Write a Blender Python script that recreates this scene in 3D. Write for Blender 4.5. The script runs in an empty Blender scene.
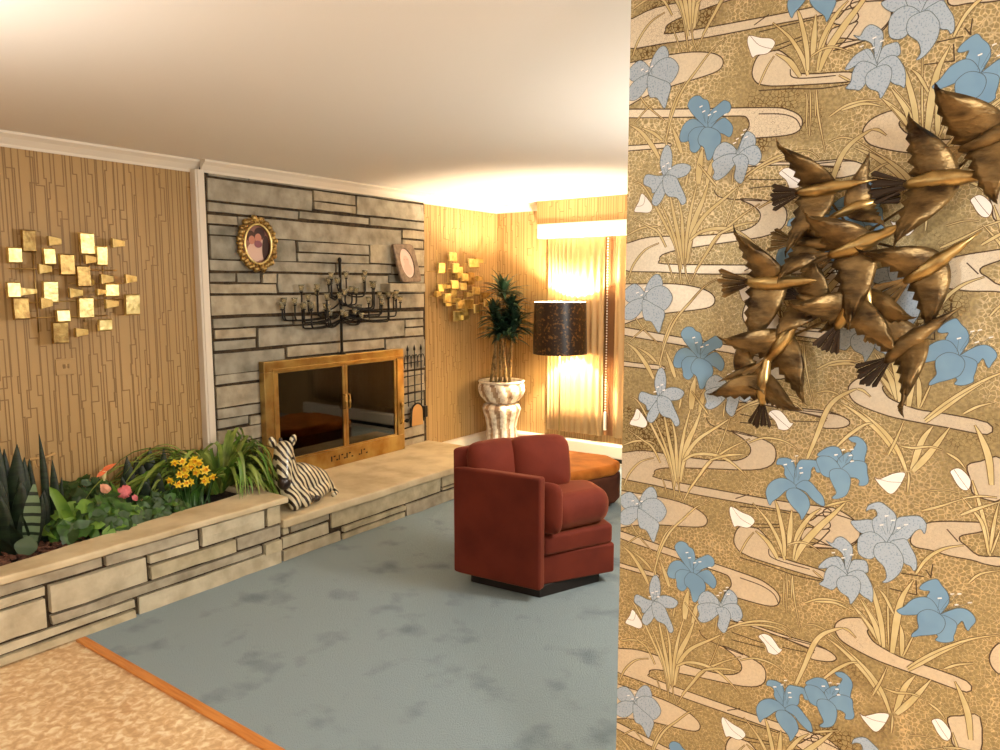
import bpy, bmesh, math, random
from math import sin, cos, pi, radians
from mathutils import Vector, Matrix, noise
from mathutils.geometry import tessellate_polygon
SC = bpy.context.scene
COL = SC.collection
IRIS = [(0,[[(-0.6785,2.0563),(-0.6829,2.0648),(-0.6791,2.0753),(-0.6692,2.0826),(-0.6558,2.082),(-0.6472,2.0739),(-0.6372,2.0694),(-0.6317,2.0531),(-0.631,2.0344),(-0.6335,2.0114),(-0.6471,2.0193),(-0.6714,2.0459)],[(-0.6312,2.0407),(-0.6154,2.054),(-0.6059,2.0604),(-0.598,2.0639),(-0.5866,2.0577),(-0.583,2.0465),(-0.5874,2.038),(-0.5969,2.0346),(-0.6111,2.0257),(-0.6237,2.0118),(-0.6319,2.0112)],[(-0.6435,2.0117),(-0.6642,2.0309),(-0.6794,2.0312),(-0.6911,2.0232),(-0.6976,2.0112),(-0.7006,1.9956),(-0.6951,1.9854),(-0.6797,1.9869),(-0.6768,2.0024),(-0.6636,2.0119)],[(-0.6401,2.01),(-0.6636,2.0119),(-0.6768,2.0024),(-0.6798,1.9901),(-0.676,1.9769),(-0.6739,1.964),(-0.6618,1.958),(-0.6504,1.9694),(-0.6552,1.9842),(-0.6513,1.9979)],[(-0.6252,2.0073),(-0.6077,2.0222),(-0.595,2.0252),(-0.5817,2.0128),(-0.5765,2.0014),(-0.5792,1.988),(-0.5854,1.9841),(-0.5969,1.9916),(-0.6068,1.9958),(-0.6168,2.0016)],[(-0.6401,2.0091),(-0.6251,2.0067),(-0.6101,1.9977),(-0.6031,1.9845),(-0.6058,1.9693),(-0.6152,1.9579),(-0.6244,1.94),(-0.6327,1.9393),(-0.6364,1.9507),(-0.642,1.967),(-0.6522,1.9744),(-0.6553,1.9873),(-0.6498,2.0008)]],[(-0.6517,2.059),(-0.6447,2.0471),(-0.6311,2.0376),(-0.6182,2.0427),(-0.5937,2.0342)]),(1,[[(-0.6132,0.8702),(-0.6105,0.8915),(-0.594,0.9025),(-0.5737,0.8907),(-0.5651,0.8712),(-0.5863,0.8718)],[(-0.5633,0.8765),(-0.5483,0.914),(-0.5388,0.9178),(-0.5274,0.906),(-0.5299,0.8866),(-0.5501,0.8745)],[(-0.5663,0.8675),(-0.5831,0.8747),(-0.6063,0.8686),(-0.6175,0.8587),(-0.6123,0.8429),(-0.6154,0.8337),(-0.605,0.8276),(-0.5852,0.8399)],[(-0.5566,0.8728),(-0.5376,0.8866),(-0.5215,0.8861),(-0.5131,0.8663),(-0.5234,0.8521),(-0.5397,0.8571)],[(-0.5708,0.8643),(-0.5643,0.849),(-0.5662,0.8281),(-0.5526,0.8169),(-0.5442,0.8376),(-0.5411,0.8587),(-0.5533,0.871)]],[(-0.5645,0.91),(-0.5537,0.9181),(-0.545,0.9115),(-0.5488,0.9273),(-0.5708,0.9016)]),(1,[[(-0.7463,0.8714),(-0.7411,0.8998),(-0.7304,0.9088),(-0.7219,0.8917),(-0.7226,0.8631),(-0.7338,0.8445)],[(-0.7337,0.8424),(-0.7544,0.8421),(-0.7807,0.8469),(-0.7856,0.8289),(-0.7702,0.8199),(-0.7647,0.809),(-0.745,0.8229)],[(-0.7336,0.8388),(-0.7572,0.8074),(-0.7642,0.7873),(-0.7528,0.7796),(-0.7384,0.798),(-0.7297,0.8291)],[(-0.7323,0.8428),(-0.7146,0.8616),(-0.6931,0.8649),(-0.6772,0.8571),(-0.6853,0.8423),(-0.7067,0.8373),(-0.7248,0.839)],[(-0.7336,0.8374),(-0.7102,0.8343),(-0.6988,0.816),(-0.6858,0.7875),(-0.6941,0.7781),(-0.7054,0.7928),(-0.7237,0.797),(-0.7344,0.8135)]],[(-0.7402,0.8658),(-0.7294,0.8721),(-0.7239,0.8592),(-0.7473,0.8533)]),(1,[[(-0.8323,0.5654),(-0.8091,0.5823),(-0.7893,0.5687),(-0.7795,0.5457),(-0.8004,0.5444),(-0.824,0.5454)],[(-0.7812,0.5526),(-0.7721,0.5858),(-0.7558,0.6039),(-0.7429,0.5993),(-0.7401,0.5781),(-0.7659,0.552)],[(-0.7795,0.5457),(-0.8082,0.5433),(-0.8292,0.5283),(-0.8327,0.5056),(-0.8151,0.5012),(-0.7959,0.5157)],[(-0.7788,0.5475),(-0.7588,0.5716),(-0.7325,0.5748),(-0.7148,0.5536),(-0.7275,0.529),(-0.75,0.5246),(-0.7678,0.5348)],[(-0.7802,0.5417),(-0.7578,0.5323),(-0.7332,0.5173),(-0.7378,0.4917),(-0.7449,0.474),(-0.7607,0.496),(-0.7761,0.5001),(-0.7821,0.5222)]],[(-0.8009,0.5647),(-0.7819,0.5787),(-0.7762,0.5679),(-0.7891,0.5589)]),(0,[[(-0.4462,1.2447),(-0.4437,1.2565),(-0.4331,1.2612),(-0.4209,1.2612),(-0.4116,1.2561),(-0.4062,1.2376),(-0.4026,1.2043),(-0.4187,1.2131),(-0.4284,1.2246),(-0.429,1.2375),(-0.4354,1.2446)],[(-0.4047,1.204),(-0.4047,1.2378),(-0.3967,1.2598),(-0.3821,1.2634),(-0.3645,1.2643),(-0.354,1.2579),(-0.3524,1.2424),(-0.3618,1.2394),(-0.3667,1.2498),(-0.3723,1.2442),(-0.3742,1.2232),(-0.3886,1.2129)],[(-0.4029,1.1978),(-0.4187,1.2115),(-0.4371,1.2135),(-0.4538,1.2043),(-0.4642,1.1895),(-0.4666,1.1725),(-0.4577,1.1492),(-0.4518,1.1585),(-0.4384,1.1707),(-0.4237,1.1879)],[(-0.4015,1.1996),(-0.3887,1.2145),(-0.3739,1.2153),(-0.3585,1.2002),(-0.3461,1.1864),(-0.3423,1.168),(-0.354,1.1691),(-0.3692,1.1792),(-0.3816,1.1916)],[(-0.4043,1.1953),(-0.4192,1.1886),(-0.4215,1.1736),(-0.4101,1.156),(-0.3927,1.1396),(-0.3876,1.1275),(-0.378,1.1455),(-0.3723,1.1627),(-0.3782,1.1809),(-0.3906,1.1911)]],[(-0.4117,1.2577),(-0.4279,1.2473),(-0.4047,1.2705),(-0.3945,1.2441),(-0.3925,1.2332)]),(0,[[(-0.3595,1.2808),(-0.3512,1.2897),(-0.3373,1.2993),(-0.3204,1.3),(-0.3128,1.2886),(-0.309,1.2705),(-0.3217,1.2703),(-0.3363,1.2786),(-0.3477,1.277),(-0.3578,1.2763)],[(-0.2992,1.3226),(-0.2857,1.3282),(-0.2717,1.3214),(-0.2642,1.3072),(-0.2667,1.2887),(-0.2692,1.2746),(-0.2857,1.2763),(-0.296,1.2878),(-0.2885,1.3026),(-0.2849,1.3137),(-0.2933,1.3157)],[(-0.3118,1.2531),(-0.319,1.2722),(-0.3004,1.2918),(-0.2903,1.2855),(-0.2952,1.2725),(-0.3054,1.254)],[(-0.3137,1.2528),(-0.323,1.2686),(-0.3362,1.2767),(-0.3534,1.2759),(-0.3617,1.2663),(-0.355,1.2483),(-0.3486,1.2366),(-0.334,1.2332),(-0.3276,1.2476)],[(-0.3095,1.2525),(-0.291,1.2721),(-0.2747,1.276),(-0.263,1.2709),(-0.2607,1.253),(-0.2572,1.2382),(-0.2612,1.2278),(-0.2747,1.2241),(-0.2747,1.2349),(-0.2838,1.2396),(-0.2948,1.2392)],[(-0.3305,1.2478),(-0.3123,1.253),(-0.2979,1.2449),(-0.2924,1.2297),(-0.2954,1.2074),(-0.3037,1.1945),(-0.3203,1.187),(-0.3256,1.1899),(-0.3182,1.2005),(-0.3251,1.2151),(-0.3332,1.2327)]],[(-0.3095,1.2967),(-0.2925,1.2999),(-0.3229,1.2841),(-0.2945,1.2864),(-0.2906,1.2741)]),(1,[[(-0.2849,1.1402),(-0.2686,1.147),(-0.2525,1.1517),(-0.2423,1.1484),(-0.2375,1.1246),(-0.2509,1.1225),(-0.2673,1.1218)],[(-0.2561,1.1689),(-0.254,1.1801),(-0.2437,1.1886),(-0.2305,1.1925),(-0.2168,1.1843),(-0.2043,1.1738),(-0.2004,1.1594),(-0.2035,1.1451),(-0.2112,1.1085),(-0.2204,1.1066),(-0.2375,1.1262),(-0.2443,1.151),(-0.2356,1.165),(-0.2403,1.1755),(-0.2509,1.1735)],[(-0.2137,1.1064),(-0.2011,1.1395),(-0.1972,1.1636),(-0.1796,1.1717),(-0.1594,1.1755),(-0.1483,1.1663),(-0.1461,1.1549),(-0.1485,1.1419),(-0.1553,1.1501),(-0.1651,1.143),(-0.1768,1.1241),(-0.1946,1.1186)],[(-0.2163,1.105),(-0.2291,1.1201),(-0.2456,1.1252),(-0.2616,1.1173),(-0.269,1.1027),(-0.2662,1.075),(-0.2479,1.0671),(-0.2356,1.0755),(-0.2383,1.0904),(-0.2296,1.104)],[(-0.2071,1.1069),(-0.1921,1.1192),(-0.1792,1.1218),(-0.1702,1.108),(-0.1601,1.089),(-0.1576,1.0684),(-0.1628,1.0606),(-0.1684,1.069),(-0.1817,1.0745)],[(-0.2308,1.1019),(-0.2045,1.108),(-0.1901,1.0946),(-0.1827,1.078),(-0.1853,1.056),(-0.1953,1.0377),(-0.2078,1.0254),(-0.2176,1.023),(-0.211,1.0345),(-0.2162,1.055),(-0.2317,1.0695),(-0.2371,1.0844)]],[(-0.2184,1.1666),(-0.2061,1.1592),(-0.2265,1.1452),(-0.1941,1.1449),(-0.1812,1.1546)]),(1,[[(-0.3326,1.0886),(-0.3209,1.0846),(-0.3129,1.0975),(-0.3018,1.102),(-0.2866,1.0918),(-0.2804,1.0805),(-0.2814,1.0613),(-0.289,1.0183),(-0.2969,1.0611),(-0.3089,1.0738),(-0.3205,1.0777)],[(-0.2861,1.0174),(-0.2795,1.0523),(-0.2659,1.0591),(-0.2521,1.0584),(-0.2477,1.0369),(-0.2645,1.032)],[(-0.3456,1.0254),(-0.3333,1.044),(-0.3193,1.0536),(-0.3022,1.0542),(-0.2876,1.0186),(-0.3066,1.0286),(-0.3239,1.0288),(-0.3382,1.0238)],[(-0.2875,1.0161),(-0.3097,1.0327),(-0.3239,1.03),(-0.3319,1.0146),(-0.334,0.9979),(-0.3423,0.9871),(-0.3274,0.9826),(-0.3157,0.9806),(-0.3035,0.9956)],[(-0.2861,1.0164),(-0.2729,1.0322),(-0.2563,1.0345),(-0.244,1.0195),(-0.2361,0.9994),(-0.236,0.9736),(-0.2437,0.978),(-0.2535,0.9818),(-0.2623,0.9898)],[(-0.2903,1.0164),(-0.2722,1.0197),(-0.2613,1.009),(-0.2617,0.9899),(-0.2671,0.9752),(-0.2774,0.9581),(-0.2823,0.9713),(-0.2984,0.9801),(-0.3063,0.9949),(-0.3027,1.0092)]],[(-0.3176,1.0646),(-0.2948,1.0768),(-0.2972,1.0572),(-0.2803,1.0679)]),(0,[[(-0.1478,1.024),(-0.1434,1.0342),(-0.1314,1.0446),(-0.1192,1.0497),(-0.1106,1.0392),(-0.1,1.0269),(-0.0965,1.0099),(-0.1028,0.9933),(-0.1125,0.9802),(-0.1238,1.0028),(-0.1343,1.0092),(-0.13,1.0224),(-0.1401,1.0214)],[(-0.1859,0.9666),(-0.1735,0.9783),(-0.1591,0.9974),(-0.1392,1.007),(-0.1237,1.0013),(-0.1125,0.9802),(-0.1324,0.9787),(-0.1471,0.9687),(-0.1673,0.9617),(-0.1777,0.9604)],[(-0.1096,0.9749),(-0.0839,0.9959),(-0.0673,1.0003),(-0.0544,0.9928),(-0.0488,0.9811),(-0.0551,0.9675),(-0.0598,0.9582),(-0.065,0.9647),(-0.0705,0.9751),(-0.0794,0.9631),(-0.0898,0.9734)],[(-0.1071,0.9747),(-0.0923,0.9742),(-0.0803,0.9664),(-0.0806,0.9514),(-0.0835,0.9386),(-0.0841,0.9287),(-0.0989,0.9214),(-0.1132,0.9224),(-0.1094,0.931),(-0.1123,0.9363),(-0.103,0.948)],[(-0.1471,0.9693),(-0.1326,0.9814),(-0.1175,0.9809),(-0.104,0.9719),(-0.1006,0.9578),(-0.1075,0.9401),(-0.122,0.9314),(-0.1394,0.9248),(-0.1549,0.9173),(-0.1553,0.924),(-0.1453,0.9391),(-0.148,0.9537)]],[(-0.112,1.0125),(-0.0907,1.0269),(-0.0788,1.0299),(-0.0599,1.0164),(-0.0821,1.0062)])]
BUDS = [[(-0.549,2.1943),(-0.5399,2.194),(-0.5214,2.1862),(-0.5003,2.1808),(-0.4904,2.1703),(-0.4963,2.1583),(-0.5079,2.1501),(-0.529,2.1509),(-0.538,2.1474),(-0.5464,2.1672),(-0.5507,2.1828)],[(-0.4705,1.3602),(-0.4594,1.3694),(-0.444,1.3683),(-0.4312,1.3562),(-0.4216,1.3445),(-0.415,1.3436),(-0.4225,1.331),(-0.4329,1.325),(-0.4467,1.3266),(-0.4484,1.3303),(-0.4552,1.344),(-0.4649,1.3527)],[(-0.246,1.2469),(-0.2386,1.2429),(-0.2257,1.25),(-0.208,1.2608),(-0.1895,1.2636),(-0.194,1.243),(-0.2057,1.2201),(-0.2158,1.2148),(-0.2296,1.2252),(-0.241,1.2371)],[(-0.1101,1.2792),(-0.0975,1.2874),(-0.0852,1.2807),(-0.0743,1.2647),(-0.0771,1.2466),(-0.0876,1.2449),(-0.0978,1.2547),(-0.1053,1.2679)],[(-0.8145,1.2983),(-0.803,1.3206),(-0.7964,1.3388),(-0.7859,1.3334),(-0.7665,1.3081),(-0.7731,1.2931),(-0.7954,1.2939)]]
STREAMS = [[(-0.8518,1.7517),(-0.8298,1.7547),(-0.7711,1.7672),(-0.6692,1.7656),(-0.5971,1.7674),(-0.5399,1.774),(-0.5115,1.7904),(-0.508,1.81),(-0.5264,1.8286),(-0.5539,1.8437),(-0.5047,1.8382),(-0.461,1.8245),(-0.4495,1.8024),(-0.4588,1.7748),(-0.5014,1.7569),(-0.6058,1.7449),(-0.6981,1.7337),(-0.7386,1.7229),(-0.7435,1.711),(-0.7303,1.7011),(-0.5368,1.6955),(-0.4173,1.6946),(-0.3366,1.6963),(-0.3356,1.6775),(-0.4164,1.674),(-0.5024,1.6749),(-0.6418,1.6762),(-0.7427,1.682),(-0.8505,1.6907)],[(-0.8635,1.6431),(-0.7949,1.6531),(-0.7007,1.6529),(-0.6407,1.6434),(-0.6112,1.6295),(-0.6035,1.6132),(-0.6149,1.599),(-0.6512,1.5913),(-0.7191,1.5828),(-0.7661,1.5744),(-0.8063,1.5635),(-0.8616,1.5518)],[(-0.8725,2.081),(-0.7031,2.0605),(-0.5843,2.0467),(-0.4851,2.0343),(-0.4553,2.0251),(-0.4341,2.0119),(-0.426,1.9964),(-0.4326,1.9793),(-0.4592,1.9722),(-0.5213,1.974),(-0.5545,1.9755),(-0.5399,1.9998),(-0.5452,2.0199),(-0.5655,2.0268),(-0.6538,2.036),(-0.8722,2.063)],[(-0.8707,1.993),(-0.8031,1.9893),(-0.7308,1.9861),(-0.7304,1.9757),(-0.8028,1.9774),(-0.8705,1.9809)],[(-0.5259,2.1489),(-0.5357,2.1299),(-0.537,2.1094),(-0.5266,2.0923),(-0.5081,2.0842),(-0.4841,2.079),(-0.4202,2.0722),(-0.3539,2.0663),(-0.33,2.0668),(-0.3308,2.0821),(-0.3604,2.0882),(-0.3988,2.0916),(-0.4356,2.0975),(-0.4503,2.1071),(-0.4543,2.1193),(-0.4497,2.1242),(-0.4754,2.1488),(-0.4903,2.1543),(-0.5109,2.1516)],[(-0.3866,2.1467),(-0.36,2.1556),(-0.318,2.1439),(-0.2823,2.1583),(-0.2657,2.1816),(-0.2704,2.2014),(-0.2892,2.2187),(-0.3264,2.2324),(-0.3442,2.217),(-0.3282,2.1962),(-0.3294,2.1849),(-0.346,2.1784),(-0.3764,2.1765)],[(-0.25,1.9976),(-0.2856,1.9886),(-0.3033,1.9731),(-0.3062,1.9576),(-0.2958,1.9385),(-0.273,1.9262),(-0.2273,1.9126),(-0.1835,1.9062),(-0.1248,1.9003),(-0.0532,1.8939),(-0.0548,1.9176),(-0.1347,1.9284),(-0.1766,1.9321),(-0.2205,1.9467),(-0.2353,1.959),(-0.2413,1.9713),(-0.2347,1.9782),(-0.2314,1.9836)],[(-0.4009,1.9117),(-0.3514,1.9109),(-0.3242,1.906),(-0.3048,1.8975),(-0.2997,1.889),(-0.3077,1.8807),(-0.3264,1.8752),(-0.3534,1.8734),(-0.3599,1.8863),(-0.3505,1.8936),(-0.3546,1.8971),(-0.4691,1.9108),(-0.5567,1.9145),(-0.557,1.9233),(-0.4694,1.9172)],[(-0.3754,1.122),(-0.3639,1.1306),(-0.3416,1.1524),(-0.3128,1.1504),(-0.2787,1.1436),(-0.2697,1.1298),(-0.2673,1.1115),(-0.2787,1.0903),(-0.3118,1.0754),(-0.3668,1.0659),(-0.3498,1.0818),(-0.3334,1.1045),(-0.3282,1.1151),(-0.3513,1.1121)],[(-0.1461,1.1638),(-0.1145,1.1742),(-0.0811,1.1797),(-0.0484,1.1831),(-0.0474,1.167),(-0.0817,1.1515),(-0.0851,1.1406),(-0.0733,1.1315),(-0.051,1.116),(-0.0145,1.1212),(-0.0132,1.1029),(-0.0384,1.1009),(-0.062,1.1043),(-0.1004,1.1046),(-0.1353,1.1094),(-0.1606,1.11),(-0.1714,1.1198),(-0.1674,1.1387)],[(-0.0825,1.2941),(-0.0611,1.3062),(-0.0276,1.3159),(-0.0222,1.2366),(-0.0564,1.2335),(-0.071,1.2425),(-0.0747,1.2646)],[(-0.0026,0.945),(-0.0156,0.9324),(-0.0204,0.9097),(-0.0129,0.8908),(0.0014,0.886)]]
LINES = [[(-0.6149,1.8681),(-0.605,1.8539),(-0.5768,1.8452),(-0.5046,1.836)],[(-0.8372,2.0786),(-0.7031,2.0605)],[(-0.5348,1.352),(-0.4865,1.3472),(-0.4615,1.3466)],[(-0.5341,1.3323),(-0.4548,1.3344)],[(-0.4411,1.3728),(-0.341,1.3733),(-0.3127,1.3685)],[(-0.4108,1.371),(-0.3518,1.3598),(-0.3572,1.353),(-0.4158,1.3483)],[(-0.5263,1.1323),(-0.4619,1.1354),(-0.4153,1.1357)],[(-0.4918,1.0862),(-0.4291,1.1001)],[(-0.5215,1.0082),(-0.4562,1.0024),(-0.3935,0.9935),(-0.3367,0.994)],[(-0.4563,1.0429),(-0.4525,1.0269),(-0.4255,1.0195),(-0.3644,1.0152)],[(-0.5195,0.9585),(-0.4701,0.9515),(-0.4408,0.9383),(-0.4288,0.9176)],[(-0.3727,1.0656),(-0.3118,1.0754)],[(-0.1854,1.0483),(-0.1418,1.051)],[(-0.1402,1.0664),(-0.1293,1.051)],[(-0.1286,1.0811),(-0.1305,1.0507)],[(-0.1087,1.1592),(-0.088,1.1371)],[(-0.1565,1.0401),(-0.1532,1.0074)],[(-0.2043,1.01),(-0.1546,1.0086)],[(-0.374,2.1448),(-0.3107,2.1455)],[(-0.4906,2.1631),(-0.4306,2.1735)],[(-0.5377,2.2156),(-0.5054,2.2323)]]
LEAVES = [(0.0048,[(-0.6909,1.6805),(-0.7033,1.7405),(-0.7297,1.7913),(-0.7868,1.8847),(-0.817,1.9038)]),(0.0048,[(-0.6876,1.6871),(-0.6998,1.7404),(-0.7229,1.8009),(-0.7533,1.8623)]),(0.0064,[(-0.6845,1.7003),(-0.6969,1.7601),(-0.713,1.8267),(-0.7251,1.8768)]),(0.0056,[(-0.6791,1.6936),(-0.6864,1.7597),(-0.6916,1.8157),(-0.7074,1.8754)]),(0.0064,[(-0.6775,1.7002),(-0.6761,1.7659),(-0.6679,1.8306),(-0.6529,1.8938)]),(0.0089,[(-0.671,1.7133),(-0.6631,1.7882),(-0.6412,1.845),(-0.6261,1.8916)]),(0.0064,[(-0.6742,1.7034),(-0.6656,1.759),(-0.6366,1.8095),(-0.5853,1.8507),(-0.542,1.8847)]),(0.0024,[(-0.6656,1.6538),(-0.6463,1.6931),(-0.6205,1.7315),(-0.5861,1.7846),(-0.563,1.8554),(-0.5546,1.8857)]),(0.0048,[(-0.6528,1.6834),(-0.627,1.7253),(-0.6017,1.763),(-0.5546,1.8019),(-0.5088,1.8302)]),(0.0051,[(-0.6689,1.7558),(-0.6422,1.7743),(-0.6023,1.7806),(-0.5631,1.7741),(-0.5305,1.754),(-0.5079,1.7346)]),(0.0032,[(-0.8292,1.7753),(-0.7955,1.7893),(-0.7587,1.7926),(-0.7403,1.7851)]),(0.0035,[(-0.7283,1.7413),(-0.751,1.7789),(-0.7771,1.7935),(-0.8188,1.8159)]),(0.0032,[(-0.8268,1.6681),(-0.8123,1.7025),(-0.783,1.7361),(-0.7467,1.7519)]),(0.004,[(-0.6018,1.7662),(-0.5698,1.7807),(-0.5382,1.7886),(-0.5118,1.7904)]),(0.0016,[(-0.7043,1.6539),(-0.716,1.6875),(-0.7275,1.7145)]),(0.0019,[(-0.6866,1.6522),(-0.6909,1.6805),(-0.6955,1.7138)]),(0.0019,[(-0.6656,1.6521),(-0.6769,1.6803),(-0.6797,1.7134)]),(0.0035,[(-0.735,1.9769),(-0.7296,2.0343),(-0.7137,2.0865),(-0.6907,2.1209)]),(0.0072,[(-0.7522,1.9525),(-0.7711,1.984),(-0.8013,2.0203),(-0.8315,2.0404)]),(0.0048,[(-0.7462,1.9943),(-0.7682,2.0131),(-0.8015,2.0302)]),(0.0072,[(-0.696,1.9599),(-0.7073,1.99),(-0.7223,2.0238)]),(0.0113,[(-0.6526,1.8855),(-0.6507,1.9299),(-0.6452,1.9642)]),(0.008,[(-0.6323,1.8808),(-0.6238,1.9211),(-0.6115,1.945)]),(0.0024,[(-0.5734,1.8762),(-0.5715,1.9101)]),(0.004,[(-0.6833,1.8847),(-0.6775,1.9164)]),(0.0023,[(-0.8071,2.1063),(-0.7844,2.0771),(-0.7403,2.0389)]),(0.0019,[(-0.8203,2.0424),(-0.7843,2.0738),(-0.7629,2.0838)]),(0.0016,[(-0.7527,2.1017),(-0.7412,2.068)]),(0.004,[(-0.5575,1.878),(-0.5333,1.9006),(-0.5121,1.9109)]),(0.0032,[(-0.609,1.8758),(-0.6541,1.9303)]),(0.0035,[(-0.7385,1.4532),(-0.7219,1.5163),(-0.6982,1.5682),(-0.6642,1.6092),(-0.631,1.6457),(-0.5982,1.6652)]),(0.0035,[(-0.5555,1.8836),(-0.5161,1.9108),(-0.4717,1.9306),(-0.4367,1.9359),(-0.408,1.933),(-0.3875,1.9164)]),(0.0019,[(-0.414,2.0605),(-0.4106,2.017),(-0.4109,1.9652)]),(0.0026,[(-0.4014,2.0586),(-0.3947,2.0064),(-0.377,1.9298)]),(0.0032,[(-0.3723,2.0006),(-0.3407,2.0189),(-0.3041,2.0235),(-0.2781,2.0185)]),(0.0023,[(-0.3697,1.9491),(-0.3482,1.9552),(-0.3265,1.9499),(-0.3046,1.9363),(-0.2722,1.9107)]),(0.0039,[(-0.3009,1.8658),(-0.2807,1.8781),(-0.2637,1.896)]),(0.0056,[(-0.4195,1.0241),(-0.4337,1.0644),(-0.4607,1.109),(-0.4974,1.1458)]),(0.0072,[(-0.4351,1.024),(-0.4586,1.0592),(-0.4883,1.0801)]),(0.0064,[(-0.4199,1.034),(-0.4252,1.0827),(-0.4402,1.1426),(-0.4473,1.1612)]),(0.008,[(-0.4118,1.059),(-0.4107,1.1021),(-0.4096,1.1449)]),(0.0072,[(-0.3997,1.0616),(-0.3922,1.0959),(-0.3701,1.1359),(-0.3477,1.1593)]),(0.0097,[(-0.3982,1.0289),(-0.3819,1.0686),(-0.3514,1.1137),(-0.3187,1.155),(-0.2949,1.1875)]),(0.004,[(-0.4014,1.0315),(-0.3968,1.0655),(-0.3807,1.108)]),(0.0026,[(-0.415,1.0616),(-0.3911,1.0732),(-0.367,1.0717),(-0.3368,1.0555)]),(0.0021,[(-0.4178,0.9171),(-0.4185,0.9675),(-0.4209,0.987)]),(0.0018,[(-0.4002,0.9385),(-0.4038,0.9844)]),(0.0024,[(-0.337,1.0004),(-0.3584,1.0149)]),(0.0023,[(-0.5219,1.0185),(-0.5067,1.0526),(-0.4914,1.0761)]),(0.0035,[(-0.3365,1.1676),(-0.3142,1.1779),(-0.2894,1.1884)]),(0.0072,[(-0.3817,0.7357),(-0.3656,0.7853),(-0.3472,0.8447),(-0.3279,0.8735),(-0.2997,0.8931),(-0.2885,0.8979)]),(0.0035,[(-0.2885,0.8979),(-0.2769,0.8947),(-0.2622,0.8827)]),(0.0064,[(-0.2088,0.7673),(-0.2385,0.8059),(-0.268,0.8323),(-0.2977,0.8528),(-0.3216,0.8655)]),(0.0048,[(-0.3227,0.7687),(-0.3006,0.7958),(-0.2731,0.821),(-0.2537,0.8287)]),(0.0023,[(-0.2252,0.765),(-0.2106,0.7989)]),(0.004,[(-0.349,0.9436),(-0.3084,0.9509),(-0.2737,0.9407)]),(0.0072,[(-0.2212,0.8915),(-0.245,0.9261),(-0.2745,0.9565)]),(0.0056,[(-0.2172,0.918),(-0.232,0.9392),(-0.253,0.9717)]),(0.0032,[(-0.5149,0.8393),(-0.4823,0.8519),(-0.4405,0.8584),(-0.4119,0.8528),(-0.3958,0.8405)]),(0.0027,[(-0.5116,0.7535),(-0.4789,0.7689),(-0.4399,0.7688),(-0.4108,0.7572),(-0.3992,0.7437)]),(0.0056,[(-0.2191,0.8898),(-0.237,0.9165),(-0.2576,0.9395)]),(0.0072,[(-0.2133,0.882),(-0.2294,0.9281),(-0.2594,0.9741)]),(0.0072,[(-0.2076,0.8773),(-0.216,0.9318),(-0.2328,0.9904),(-0.2426,1.0194)]),(0.0023,[(-0.1987,0.8863),(-0.2036,0.9509),(-0.2076,1.0216)]),(0.0097,[(-0.191,0.8697),(-0.1871,0.9399),(-0.1797,0.9946),(-0.1615,1.0389)]),(0.0064,[(-0.1724,0.8691),(-0.1749,0.9121),(-0.1789,0.9359)]),(0.0026,[(-0.1698,0.8699),(-0.161,0.8975),(-0.1533,0.9214)]),(0.0048,[(-0.1605,0.8446),(-0.1338,0.8747),(-0.0933,0.9115),(-0.0515,0.9418),(-0.0062,0.9638)]),(0.004,[(-0.1933,0.9569),(-0.2112,0.9896),(-0.2255,1.0048)]),(0.0064,[(-0.1877,1.2677),(-0.2027,1.3042),(-0.2253,1.3369),(-0.2532,1.3636),(-0.2813,1.3847)]),(0.008,[(-0.1778,1.2722),(-0.1637,1.3327),(-0.1459,1.3666)]),(0.0089,[(-0.1751,1.2696),(-0.1475,1.3115),(-0.1168,1.367)]),(0.0045,[(-0.1587,1.3738),(-0.1333,1.3994),(-0.1018,1.4305),(-0.0667,1.4611)]),(0.0032,[(-0.095,1.3976),(-0.0728,1.4137),(-0.0461,1.4245)]),(0.0032,[(-0.201,1.3192),(-0.1779,1.3177),(-0.1483,1.3245),(-0.126,1.3201)]),(0.0032,[(-0.1184,1.3154),(-0.0985,1.3038),(-0.0857,1.2886)]),(0.0032,[(-0.223,1.2955),(-0.2095,1.3329),(-0.1987,1.3695)]),(0.008,[(-0.0398,1.2617),(-0.0478,1.3137),(-0.0617,1.3509),(-0.075,1.3773)]),(0.0029,[(-0.1826,1.2239),(-0.1818,1.2538),(-0.1837,1.2654)]),(0.0048,[(-0.0327,1.12),(-0.0431,1.1722),(-0.0611,1.2344),(-0.0725,1.2666)]),(0.004,[(-0.0335,1.1313),(-0.0304,1.1888),(-0.0261,1.2263)]),(0.004,[(-0.0352,1.1224),(-0.048,1.1769),(-0.0637,1.2025),(-0.0867,1.23)]),(0.0024,[(-0.0308,1.1262),(-0.0203,1.1738)]),(0.0035,[(-0.1551,1.1888),(-0.1261,1.2028),(-0.0864,1.2257)]),(0.004,[(-0.0867,1.1926),(-0.0573,1.2123),(-0.0241,1.2308)]),(0.0023,[(-0.0842,1.2276),(-0.0566,1.2366),(-0.0292,1.2384)]),(0.0016,[(-0.1477,1.2314),(-0.1186,1.2391),(-0.0943,1.2374)]),(0.0045,[(-0.1572,1.0534),(-0.1392,1.0907),(-0.111,1.1176),(-0.0781,1.1319)]),(0.0029,[(-0.0638,1.0578),(-0.0463,1.0795),(-0.0149,1.094)])]
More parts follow.
